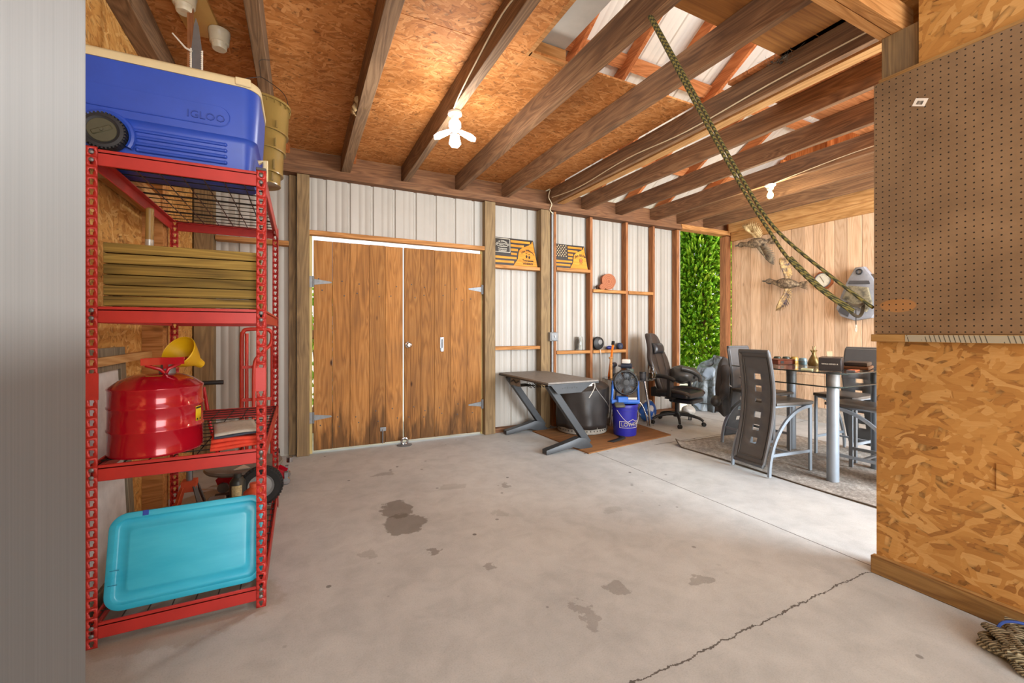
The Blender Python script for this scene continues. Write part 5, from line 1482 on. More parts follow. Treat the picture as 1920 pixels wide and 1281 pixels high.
MB().box((-0.165, -0.05, 0.0), (0.165, 0.05, 0.045), bev=0.01, seg=2).box((-0.10, -0.09, 0.02), (0.02, 0.03, 0.085), bev=0.006).build('base_bracket', FB, t)
MB().box((0.02, -0.055, 0.05), (0.13, -0.045, 0.075), bev=0.002).build('pale_nameplate', M['white'], t)
MB().box((-0.085, -0.145, 0.055), (0.03, -0.05, 0.085), Matrix.Translation((-0.06, 0.0, -0.04)) @ Matrix.Rotation(0.3, 4, 'X'), bev=0.01).build('battery_pack', plain('olive battery', '#5c5a48', 0.5), t)
MB().box((-0.06, -0.035, 0.36), (0.06, 0.03, 0.385), bev=0.008).build('carry_handle', M['black'], t)
t = thing('hose_strip', 'flat black rubber strip lying from the fire pit to the bucket', 'strip', (3.20, 3.72, 0.0))
mb = MB()
P = catmull([(-0.18, -0.04, 0.0145), (-0.05, -0.02, 0.022), (0.06, 0.04, 0.018), (0.10, 0.14, 0.014)], 6)
mb.grid(len(P), 2, lambda i, j: P[i] + Vector((0.02, -0.03, 0)) * (1 if j else -1))
mb.build('rubber_strip', M['rubber'], t, solid=0.003, off=1)
# stake and ring at the door gap
t = thing('floor_latch', 'chrome ring latch standing on the slab at the gap between the plank doors', 'latch', (1.0, 4.60, 0))
MB().lathe([(0, 0.0), (0.075, 0.0), (0.078, 0.008), (0.03, 0.014), (0, 0.016)], 28).build('base_plate', M['galv'], t)
MB().tube([(0.032 * math.cos(a), 0, 0.042 + 0.034 * math.sin(a)) for a in [q * PI / 12 for q in range(24)]], 0.012, 8, closed=True).build('ring', M['chrome'], t)
# ================================================================ gaming chair
LEA = plain('brown black leather', '#3a3431', 0.33, 0, 0.12, 10, bump=0.12, bscale=60)
LEB = plain('black leather', '#26282c', 0.28, 0, 0.12, 10, bump=0.12, bscale=60)
t = thing('gaming_chair', 'black gaming chair with headrest cushion facing the glass table', 'chair', (4.46, 4.08, 0), math.radians(-74))
t.scale = (0.95, 0.95, 0.95)
# local +x is the way the chair faces
def slab(mb, prof, th, lean, org, n=12):
    """back shell: prof gives (height along the back, half width); thickness th"""
    rows = []
    for h, hw, ph in prof:
        row = []
        for j in range(n + 1):
            s_ = (j / n) * 2 - 1
            edge = abs(s_) ** 3
            row.append((s_ * hw, h, 0.03 * edge + ph))
        rows.append(row)
    def P(x, h, d):
        return Vector((org[0] - math.sin(lean) * h + math.cos(lean) * d, x, org[2] + math.cos(lean) * h + math.sin(lean) * d))
    mb.grid(len(rows), n + 1, lambda i, j: P(*rows[i][j]))
    return P
prof = [(0, 0.17, 0.02), (0.06, 0.20, 0.03), (0.16, 0.22, 0.035), (0.28, 0.225, 0.03), (0.38, 0.245, 0.02), (0.46, 0.25, 0.015), (0.54, 0.215, 0.015), (0.60, 0.175, 0.02), (0.68, 0.155, 0.02), (0.76, 0.14, 0.02), (0.82, 0.115, 0.01), (0.85, 0.07, 0.0)]
mb = MB()
lean = math.radians(16)
P = slab(mb, prof, 0.07, lean, (-0.20, 0, 0.43))
bk = mb.build('backrest', LEA, t, solid=0.075, off=0, sub=1)
mb = MB()
for s_ in (-1, 1):
    mb.tube([P(s_ * 0.09 * (1 + 0.2 * h), h, 0.072) for h in (0.03, 0.15, 0.3, 0.45, 0.56)], 0.006, 6)
mb.build('piping', LEB, bk)
mb = MB()
mb.grid(9, 9, lambda i, j: P((j - 4) * 0.034, 0.53 + 0.155 * i / 8 + 0.012 * abs(j - 4) / 4 * (1 if i == 8 else -1 if i == 0 else 0), 0.085 + 0.055 * math.sqrt(max(0, (1 - ((i - 4) / 4) ** 2))) * math.sqrt(max(0, 1 - ((j - 4) / 4) ** 4))))
mb.build('headrest_cushion', LEB, t, solid=0.02, sub=1)
mb = MB(); rbox(mb, 0.50, 0.50, 0.07, [(0.0, -0.03), (0.01, -0.005), (0.05, 0.0), (0.075, -0.01), (0.085, -0.05), (0.088, -0.12)])
st = mb.build('seat_cushion', LEB, t)
st.location = (0.04, 0, 0.385)
for s_ in (-1, 1):
    MB().tube(catmull([(-0.18, s_ * 0.225, 0.455), (0.0, s_ * 0.24, 0.475), (0.2, s_ * 0.235, 0.465), (0.28, s_ * 0.20, 0.43)], 6), [0.028] * 19, 12).build('seat_bolster', LEA, t)
    ar = MB().tube(catmull([(-0.20, s_ * 0.30, 0.66), (-0.08, s_ * 0.31, 0.675), (0.06, s_ * 0.31, 0.655), (0.12, s_ * 0.31, 0.625)], 6), 0.028, 12).build('armrest', M['black'], t)
    MB().bar((0.04, s_ * 0.30, 0.40), (0.04, s_ * 0.305, 0.645), 0.05, 0.035, bev=0.006).build('arm_post', M['black'], ar)
    MB().box((-0.02, min(s_ * 0.2, s_ * 0.31), 0.375), (0.09, max(s_ * 0.2, s_ * 0.31), 0.395)).build('arm_bracket', M['black'], ar)
    MB().prism([(-0.26, 0.38), (-0.12, 0.38), (-0.12, 0.44), (-0.2, 0.52), (-0.26, 0.50)], s_ * 0.235 - 0.006, s_ * 0.235 + 0.006, Matrix(((1, 0, 0, 0), (0, 0, 1, 0), (0, 1, 0, 0), (0, 0, 0, 1)))).build('recline_bracket', M['black'], t)
mb = MB(); rbox(mb, 0.34, 0.36, 0.04, [(0.0, -0.02), (0.01, 0), (0.045, 0), (0.055, -0.015)])
fo = mb.build('footrest', LEB, t); fo.location = (0.13, 0, 0.315)
MB().box((-0.12, -0.10, 0.345), (0.10, 0.10, 0.384)).cyl((0, 0, 0.13), (0, 0, 0.345), 0.028).build('gas_lift', M['black'], t)
MB().tube([(0.0, -0.1, 0.355), (0.04, -0.20, 0.345), (0.05, -0.26, 0.335)], 0.007, 8).build('tilt_lever', M['dkgrey'], t)
MB().lathe([(0, 0.10), (0.05, 0.10), (0.055, 0.12), (0.045, 0.16), (0, 0.16)], 24).build('base_hub', M['black'], t)
for q in range(5):
    a = 2 * PI * q / 5 + 0.25
    c, s_ = math.cos(a), math.sin(a)
    pts = catmull([(0.03 * c, 0.03 * s_, 0.135), (0.16 * c, 0.16 * s_, 0.13), (0.29 * c, 0.29 * s_, 0.10), (0.34 * c, 0.34 * s_, 0.065)], 5)
    sp_ = MB().tube(pts, [0.024 - 0.008 * i / (len(pts) - 1) for i in range(len(pts))], 10).build('base_spoke', M['black'], t)
    w_ = MB()
    for o_ in (-0.014, 0.014):
        w_.lathe([(0, -0.009), (0.024, -0.009), (0.027, -0.004), (0.027, 0.004), (0.024, 0.009), (0, 0.009)], 18, Matrix.Translation((0.345 * c, 0.345 * s_, 0.0272)) @ Matrix.Rotation(a + 0.5, 4, 'Z') @ Matrix.Translation((0, o_, 0)) @ Matrix.Rotation(PI / 2, 4, 'X'))
    w_.build('caster', M['rubber'], sp_)
# jacket heaped on the far arm
def heap(name, label, cat, loc, size, m, seed, wr=0.35, sc=3.2, flat=0.0, sub=1):
    t = thing(name, label, cat, loc)
    mb = MB()
    mb.ball((0, 0, size[2]), size, 36, 24)
    from mathutils import noise
    for v in mb.bm.verts:
        n = noise.fractal(Vector((v.co.x * sc * 2, v.co.y * sc * 2, v.co.z * sc)) + Vector((seed, seed, 0)), 1.0, 2.0, 4)
        rg = abs(noise.noise(Vector((v.co.x * 7, v.co.y * 7, v.co.z * 3)) + Vector((seed * 3, 0, 0))))
        d = (v.co - Vector((0, 0, size[2]))).normalized()
        v.co += d * (n * wr * min(size) - rg * 0.35 * min(size))
        v.co.z = max(v.co.z, 0.0)
    mb.build('cloth_surface', m, t, sub=sub)
    return t
JK = plain('dark grey nylon', '#3d3b38', 0.4, 0, 0.2, 20, bump=0.2, bscale=30)
t2 = heap('jacket', 'crumpled dark grey jacket heaped on the far arm of the gaming chair', 'jacket', (4.74, 4.22, 0.49), (0.22, 0.18, 0.13), JK, 4)
MB().tube(catmull([(-0.16, -0.1, 0.23), (-0.05, -0.16, 0.2), (0.08, -0.17, 0.14), (0.18, -0.12, 0.05)], 5), [0.03] * 16, 10).build('sleeve', JK, t2)
k = NT('snack bag print')
vo = k.n('ShaderNodeTexVoronoi', {'Vector': k.coord((1, 1, 1)), 'Scale': 14.0}).outputs['Color']
cs = k.n('ShaderNodeSeparateColor', {0: vo}).outputs[0]
k.set(k.b.inputs['Base Color'], k.ramp(cs, [(0.0, '#2c64c0'), (0.4, '#3a7ad6'), (0.55, '#e6e8ec'), (0.75, '#b8323c'), (0.85, '#2c64c0')], 'CONSTANT'))
k.b.inputs['Roughness'].default_value = 0.3
t2 = heap('snack_bag', 'blue red and white printed plastic bag under the gaming chair', 'bag', (4.22, 4.36, 0.0), (0.13, 0.10, 0.14), k.m, 9)
MB().tube([(-0.06, 0, 0.27), (0.0, 0.01, 0.285), (0.06, 0, 0.27)], 0.012, 8).build('twisted_neck', M['white'], t2)
t2 = heap('plastic_bag', 'crumpled pale plastic bag on the slab behind the gaming chair', 'bag', (5.05, 4.40, 0.0), (0.10, 0.08, 0.075), plain('pale plastic', '#b9b6ae', 0.35, 0, 0.15, 20), 13)
MB().tube([(-0.04, 0, 0.13), (0.0, 0.02, 0.165), (0.04, 0, 0.14)], 0.01, 8).build('knotted_handle', M['white'], t2)
# covered grill outside the doorway
t = thing('grill_cover', 'grey camouflage tarp draped over a grill in the open doorway', 'tarp', (5.84, 4.62, 0.0))
k = NT('camo tarp')
f = k.noise(k.coord((1, 1, 0.6)), 7, 3, 0.5, 0.6)
k.set(k.b.inputs['Base Color'], k.ramp(f, [(0.35, '#3a3f40'), (0.48, '#5f696e'), (0.56, '#33372f'), (0.66, '#8b9aa8')]))
k.b.inputs['Roughness'].default_value = 0.35
mb = MB()
def tarp(i, j):
    a = 2 * PI * i / 48; f = j / 15
    if f < 0.7:
        g = f / 0.7
        z = 0.79 * g
        r_ = 0.40 - 0.12 * g + (0.05 * math.sin(8 * a + 1) + 0.03 * math.sin(13 * a)) * (1.1 - g)
    else:
        g = (f - 0.7) / 0.3
        z = 0.79 + 0.06 * math.sin(g * PI / 2); r_ = 0.28 * (1 - 0.98 * g)
    return Vector((r_ * 1.0 * math.cos(a), r_ * 0.75 * math.sin(a), z - 0.10 * math.cos(a) * f * -1 - 0.1 * f))
mb.grid(48, 16, tarp, wrap=True)
mb.jitter(0.02, 6, 5)
for v in mb.bm.verts: v.co.z = max(v.co.z, 0.003)
mb.build('draped_tarp', k.m, t, sub=1)
MB().tube([(0.38 * math.cos(a), 0.29 * math.sin(a), 0.12) for a in [q * PI / 16 for q in range(32)]], 0.006, 6, closed=True).build('hem_cord', M['black'], t)

# ================================================================ rug, glass table and four chairs
k = NT('grey woven rug')
src = k.n('ShaderNodeTexCoord').outputs['Object']
n1 = k.noise(src, 3.0, 5, 0.7)
st_ = k.n('ShaderNodeTexWave', {'Vector': k.coord((1, 1, 1), (0, 0, 0.8), src=src), 'Scale': 5.0, 'Distortion': 0.6, 'Detail': 2.0}).outputs[1]
fine = k.noise(k.coord((40, 140, 1), src=src), 1.0, 3, 0.7)
spk = k.noise(src, 55, 3, 0.7)
f = k.math('ADD', k.math('MULTIPLY', spk, 0.9), k.math('MULTIPLY', k.math('MULTIPLY', st_, k.ramp(n1, [(0.45, 0.0), (0.55, 1.0)])), 0.10))
k.set(k.b.inputs['Base Color'], k.mix(1.0, k.ramp(f, [(0.25, '#6a635b'), (0.5, '#979188'), (0.75, '#bdb8b0')]), k.ramp(n1, [(0.35, 0.75), (0.6, 1.1)]), 'MULTIPLY'))
k.b.inputs['Roughness'].default_value = 0.95
k.bump(spk, 0.5, 0.004)
RUG = k.m
t = thing('area_rug', 'grey patterned rug with a curled corner under the glass table', 'rug', (4.30, 2.30, 0.0))
mb = MB()
rx0, rx1, ry0, ry1 = -0.74, 0.86, -1.35, 1.06
def rugp(i, j):
    x = rx0 + (rx1 - rx0) * i / 40; y = ry0 + (ry1 - ry0) * j / 50
    z = 0.008 + 0.003 * math.sin(y * 4.2) * (1 if i < 2 else 0)
    q = max(0, (y - (ry1 - 0.16)) / 0.16) * max(0, 1 - (x - rx0) / 0.25)
    z += 0.06 * q ** 1.5
    return Vector((x + 0.05 * q + 0.012 * math.sin(y * 3), y - 0.04 * q, z))
mb.grid(41, 51, rugp)
rg = mb.build('rug_pile', RUG, t, solid=0.008, off=-1)
MB().tube([rugp(0, j) + Vector((0, 0, 0.0)) for j in range(51)], 0.005, 6).build('bound_edge', plain('rug binding', '#4c4236', 0.9), t)
k = NT('tempered glass')
k.b.inputs['Base Color'].default_value = (0.93, 0.97, 0.96, 1)
k.b.inputs['Roughness'].default_value = 0.02
k.b.inputs['IOR'].default_value = 1.3
k.b.inputs['Transmission Weight'].default_value = 0.97
TG = k.m
EDGE = plain('dark glass edge', '#2b3634', 0.2)
TX, TY = 4.20, 2.30
t = thing('glass_table', 'counter height table with two clear glass tiers and silver legs', 'table', (TX, TY, 0.011))
def tier(name, w_, d_, z, r_, m_):
    o = MB().prism(rrect(w_, d_, r_, 6), z, z + 0.011).build(name, m_, t)
    pts = [(x, y, z + 0.0055) for x, y in rrect(w_ + 0.003, d_ + 0.003, r_, 6)]
    MB().tube(pts, 0.0058, 6, closed=True).build('polished_edge', EDGE, o)
    return o
tier('glass_top', 0.92, 0.98, 0.869, 0.09, TG)
tier('lower_glass_shelf', 0.84, 0.88, 0.755, 0.09, TG)
for sx, sy in ((-1, -1), (1, -1), (1, 1), (-1, 1)):
    lg = MB().cyl((sx * 0.345, sy * 0.365, 0.0), (sx * 0.345, sy * 0.365, 0.868), 0.042, seg=28).build('leg', M['silver'], t)
    MB().cyl((sx * 0.345, sy * 0.365, 0.766), (sx * 0.345, sy * 0.365, 0.8685), 0.046, seg=28).build('leg_collar', plain('brushed collar', '#80807e', 0.55, 0.3), lg)
# chairs: long curved back panel pierced by six squares, arched rear legs
VIN = plain('charcoal vinyl', '#595b5d', 0.42, 0, 0.06, 14, bump=0.08, bscale=90)
SEATV = plain('grey seat vinyl', '#5a554f', 0.4, 0, 0.06, 10)
def make_chair(label, loc, rz, m_seat):
    t = thing('pub_chair', label, 'chair', loc, rz, 'counter height chairs around the glass table')
    # back panel centre line (x, z)
    zs = [0.075 + i * (1.035 - 0.075) / 36 for i in range(37)]
    def cx(z):
        f = (z - 0.075) / 0.96
        return -0.285 + 0.115 * math.sin(min(1, f / 0.62) * PI / 2) - 0.055 * max(0, (f - 0.62) / 0.38) ** 1.5
    holes = [(0.235, 0.285), (0.345, 0.395), (0.455, 0.505), (0.585, 0.62), (0.68, 0.735), (0.785, 0.84)]
    zz = sorted(set([0.075, 0.09, 0.12, 0.16, 0.20, 0.89, 0.94, 0.98, 1.02, 1.035] + [a for h in holes for a in h]))
    ys = [-0.148, -0.135, -0.10, -0.033, 0.033, 0.10, 0.135, 0.148]
    mb = MB()
    def fn(i, j):
        z = zz[i]; y = ys[j]
        w_ = 1.0 + 0.06 * math.cos((z - 0.55) * 3.0) - 0.02
        return Vector((cx(z), y * w_, z))
    def skip(i, j):
        return j == 3 and any(abs(zz[i] - h[0]) < 1e-6 for h in holes)
    mb.grid(len(zz), len(ys), fn, skip=skip, smooth=False)
    bp = mb.build('back_panel', VIN, t, solid=0.016, off=0)
    mb = MB()
    rim = [Vector((cx(z) - 0.012, -0.143 * (0.98 + 0.06 * math.cos((z - 0.55) * 3.0)), z)) for z in zs] + [Vector((cx(z) - 0.012, 0.143 * (0.98 + 0.06 * math.cos((z - 0.55) * 3.0)), z)) for z in zs[::-1]]
    mb.tube(rim, 0.016, 8, closed=True)
    mb.build('padded_rim', VIN, bp)
    mb = MB()
    zi = [z for z in zs if 0.11 < z < 1.0]
    rim = [Vector((cx(z) - 0.013, -0.115 * (0.98 + 0.06 * math.cos((z - 0.55) * 3.0)), z)) for z in zi] + [Vector((cx(z) - 0.013, 0.115 * (0.98 + 0.06 * math.cos((z - 0.55) * 3.0)), z)) for z in zi[::-1]]
    mb.tube(rim, 0.005, 6, closed=True)
    mb.build('stitched_seam', VIN, bp)
    mb = MB()
    sp_ = [(-0.165, -0.165), (0.24, -0.19), (0.275, -0.17), (0.285, 0.0), (0.275, 0.17), (0.24, 0.19), (-0.165, 0.165)]
    mb.prism(sp_, 0.575, 0.602, bev=0.01)
    mb.build('seat', m_seat, t)
    MB().box((-0.16, -0.15, 0.56), (0.235, -0.135, 0.574)).box((-0.16, 0.135, 0.56), (0.235, 0.15, 0.574)).box((0.22, -0.15, 0.56), (0.235, 0.15, 0.574)).build('seat_frame', M['silver'], t)
    for s_ in (-1, 1):
        MB().bar((0.225, s_ * 0.172, 0.0), (0.225, s_ * 0.172, 0.574), 0.030, 0.018, up=(0, 1, 0), bev=0.002).build('leg', M['silver'], t)
        A = [(-0.275 + 0.49 * (1 - math.cos(q / 14 * PI / 2)), s_ * (0.182), 0.562 * math.sin(q / 14 * PI / 2)) for q in range(15)]
        mb = MB()
        for a_, b_ in zip(A, A[1:]):
            pass
        V = []
        for q, p in enumerate(A):
            p = Vector(p)
            tn = (Vector(A[min(q + 1, 14)]) - Vector(A[max(q - 1, 0)])).normalized()
            nr = Vector((-tn.z, 0, tn.x))
            V.append([mb.bm.verts.new(p + nr * u + Vector((0, v_, 0))) for u, v_ in ((-0.013, -0.009), (0.013, -0.009), (0.013, 0.009), (-0.013, 0.009))])
        for a_, b_ in zip(V, V[1:]):
            for j in range(4):
                mb.bm.faces.new((a_[j], a_[(j + 1) % 4], b_[(j + 1) % 4], b_[j]))
        mb.bm.faces.new(V[0][::-1]); mb.bm.faces.new(V[-1])
        mb.build('arched_leg', M['silver'], t)
    MB().bar((-0.23, -0.172, 0.17), (0.225, -0.172, 0.17), 0.014, 0.024).build('side_rail', M['silver'], t)
    MB().bar((-0.23, 0.172, 0.17), (0.225, 0.172, 0.17), 0.014, 0.024).build('side_rail', M['silver'], t)
    MB().bar((0.0, -0.172, 0.171), (0.0, 0.172, 0.171), 0.024, 0.014).build('cross_rail', M['silver'], t)
    return t
zr = 0.0105
GRP = 'counter height chairs around the glass table'
ch = make_chair('charcoal pub chair turning its pierced back to the bare slab', (3.765, 2.365, zr), math.radians(-6), SEATV)
dup(ch, (4.23, 1.83, zr), math.radians(92), 'charcoal pub chair at the table side hidden by the pegboard wall', GRP)
dup(ch, (4.28, 2.86, zr), math.radians(-95), 'charcoal pub chair with a jacket on it at the doorway end of the table', GRP)
dup(ch, (4.80, 2.27, zr), math.radians(178), 'charcoal pub chair on the plank wall side of the table', GRP)
COAT = plain('black coat', '#2e2b29', 0.7, 0, 0.2, 20)
t = thing('coat', 'black coat hanging over the pub chair at the doorway end of the table', 'coat', (4.065, 3.10, 0.345), 0.5)
mb = MB()
def coatp(i, j):
    a = 2 * PI * i / 40; f = j / 14
    wx = 0.115 - 0.045 * f + 0.03 * math.sin(f * PI); wy = 0.075 - 0.02 * f
    w_ = 1 + 0.12 * math.sin(6 * a + 2 * f) * (1 - f)
    if f > 0.85:
        w_ *= max(0.02, 1 - ((f - 0.85) / 0.15) ** 2)
    return Vector((wx * w_ * math.cos(a) + 0.04 * f, wy * w_ * math.sin(a), 0.60 * f + 0.02 * math.sin(3 * a) * (1 - f)))
mb.grid(41, 15, coatp)
mb.jitter(0.015, 9, 2)
mb.build('coat_body', COAT, t, sub=1)
MB().tube(catmull([(-0.03, -0.03, 0.50), (-0.10, -0.04, 0.36), (-0.13, -0.03, 0.22), (-0.19, 0.02, 0.14)], 5), [0.04 + 0.012 * math.sin(q * 0.9) for q in range(16)], 12).build('sleeve', COAT, t)
MB().ball((-0.22, 0.03, 0.15), (0.075, 0.05, 0.06), 16, 10).build('hood', plain('black hood', '#262422', 0.5, 0, 0.2, 20), t)
MB().tube([(-0.05, -0.075, 0.30), (0.0, -0.085, 0.285)], 0.006, 6).build('zip_pull', M['white'], t)
# on the table
zt = 0.8925
t = thing('cigar_box', 'reddish brown wooden box lying on the glass table', 'box', (4.28, 2.62, zt), -0.25)
MB().box((-0.10, -0.08, 0), (0.10, 0.08, 0.042), bev=0.003).build('box_body', plain('mahogany', '#7a3a20', 0.35, 0, 0.15, 20), t)
MB().box((-0.10, -0.08, 0.0425), (0.10, 0.08, 0.05), bev=0.002).build('box_lid', plain('mahogany lid', '#6a2f1a', 0.35), t)
MB().box((-0.07, -0.083, 0.012), (-0.035, -0.080, 0.036)).build('clasp', M['black'], t)
t = thing('black_box', 'black carton with small white lettering at the table corner', 'box', (4.02, 2.03, zt), math.radians(22))
MB().box((-0.125, -0.075, 0), (0.125, 0.075, 0.105), bev=0.002).build('carton', plain('black carton', '#2d2a2a', 0.4, 0, 0.12, 14), t)
bx = MB().box((-0.126, -0.076, 0.095), (0.126, 0.076, 0.107), bev=0.002).build('carton_lid', plain('black carton lid', '#33302f', 0.4), t)
MB().text('TITAN SERIES X', 0.016, 0.001, Matrix.Translation((-0.1262, 0.0, 0.055)) @ Matrix.Rotation(-PI / 2, 4, 'Z') @ Matrix.Rotation(PI / 2, 4, 'X')).build('carton_lettering', PALE_INK, t)
t = thing('leather_wallet', 'stacked dark leather cases at the pegboard end of the table', 'case', (4.33, 1.98, zt), 0.3)
MB().box((-0.15, -0.09, 0.0), (0.15, 0.09, 0.028), bev=0.01, seg=2).build('lower_case', plain('tan leather', '#6a4226', 0.45), t)
MB().box((-0.13, -0.08, 0.0285), (0.13, 0.08, 0.062), bev=0.012, seg=2).build('upper_case', plain('dark leather', '#2d2422', 0.4), t)
t = thing('orange_packet', 'small orange packet lying on the glass in front of the cases', 'packet', (4.02, 1.87, zt), 0.2)
MB().box((-0.06, -0.03, 0.0), (0.06, 0.03, 0.014), bev=0.003).build('packet_body', plain('orange packet', '#b8562c', 0.5), t)
MB().box((-0.066, -0.028, 0.001), (-0.0605, 0.028, 0.013)).build('foil_end', M['galv'], t)
t = thing('note_pad', 'pale green note pad on the glass beside the black carton', 'note pad', (3.86, 2.13, zt), 0.35)
MB().box((-0.05, -0.04, 0), (0.05, 0.04, 0.009), bev=0.001).build('pages', plain('pale green paper', '#c3c79c', 0.7), t)
MB().box((-0.05, 0.036, 0.0095), (0.05, 0.04, 0.0105)).build('binding', M['white'], t)
for i, (x, y, c_, lab) in enumerate(((4.40, 2.72, '#2c3a30', 'dark green round tin behind the reddish box'), (4.45, 2.66, '#34403a', 'dark round tin touching the brass one'), (4.50, 2.61, '#a8863c', 'brass coloured round tin behind the reddish box'), (4.38, 2.46, '#7c98a0', 'pale blue round tin left of the black carton'))):
    o = thing('round_tin', lab, 'tin', (x, y, zt), group='round tins on the glass table')
    MB().lathe([(0, 0), (0.034, 0), (0.036, 0.012), (0.036, 0.05), (0.028, 0.066), (0, 0.07)], 22).build('tin_body', plain('tin colour', c_, 0.35, 0.2), o)
    MB().lathe([(0.036, 0.030), (0.0375, 0.030), (0.0375, 0.036), (0.036, 0.036)], 22).build('tin_seam', M['galv'], o)
t = thing('brass_figurine', 'small brass figure with spread arms behind the black carton', 'figurine', (4.32, 2.33, zt))
BR = plain('dark brass', '#7a6436', 0.35, 0.5, 0.2, 30)
MB().lathe([(0, 0), (0.045, 0), (0.05, 0.03), (0.03, 0.08), (0.014, 0.11), (0.018, 0.14), (0, 0.155)], 20).build('figure_body', BR, t)
MB().tube([(-0.045, 0, 0.15), (-0.02, 0, 0.125), (0.02, 0, 0.125), (0.05, 0, 0.145)], 0.006, 8).build('figure_arms', BR, t)
MB().tube([(-0.012, 0, 0.15), (-0.018, 0, 0.185)], 0.004, 6).tube([(0.012, 0, 0.15), (0.02, 0, 0.185)], 0.004, 6).build('figure_horns', BR, t)
t = thing('tape_roll', 'pale roll of tape standing on edge behind the black carton', 'tape roll', (4.21, 2.14, zt))
MB().lathe([(0.035, -0.02), (0.075, -0.02), (0.075, 0.02), (0.035, 0.02), (0.035, -0.02)], 32, Matrix.Translation((0, 0, 0.0755)) @ Matrix.Rotation(0.5, 4, 'Z') @ Matrix.Rotation(PI / 2, 4, 'X')).build('tape_winding', plain('cream tape', '#cfc3a0', 0.5), t)
MB().lathe([(0.03, -0.021), (0.0348, -0.021), (0.0348, 0.021), (0.03, 0.021), (0.03, -0.021)], 32, Matrix.Translation((0, 0, 0.0755)) @ Matrix.Rotation(0.5, 4, 'Z') @ Matrix.Rotation(PI / 2, 4, 'X')).build('cardboard_core', M['pale_x'], t)

# ================================================================ on the plank wall
t = thing('wall_barometer', 'octagonal wooden dial with a pale face on the plank wall', 'barometer', (6.258, 3.245, 1.895))
YZ = Matrix(((0, 0, -1, 0), (-1, 0, 0, 0), (0, 1, 0, 0), (0, 0, 0, 1)))
def ngon(r, n, a0=0.0):
    return [(r * math.cos(2 * PI * i / n + a0), r * math.sin(2 * PI * i / n + a0)) for i in range(n)]
MB().prism(ngon(0.125, 8, PI / 8), 0, 0.035, YZ, bev=0.006).build('octagon_case', plain('reddish wood', '#96522c', 0.4, 0, 0.15, 12), t)
f_ = MB().prism(ngon(0.092, 32), 0.035, 0.04, YZ).build('dial_face', plain('cream dial', '#e2ddca', 0.5), t)
MB().tube([YZ @ Vector((0.094 * math.cos(q * PI / 16), 0.094 * math.sin(q * PI / 16), 0.04)) for q in range(32)], 0.006, 8, closed=True).build('bezel', M['steel'], t)
mb = MB()
for q in range(24):
    a = q * PI / 12
    if 3.9 < a < 5.5: continue
    mb.bar(YZ @ Vector((0.066 * math.cos(a), 0.066 * math.sin(a), 0.0405)), YZ @ Vector((0.08 * math.cos(a), 0.08 * math.sin(a), 0.0405)), 0.003, 0.001)
mb.bar(YZ @ Vector((0.02, -0.03, 0.042)), YZ @ Vector((-0.03, 0.06, 0.042)), 0.004, 0.002)
mb.build('dial_marks', M['black'], f_)
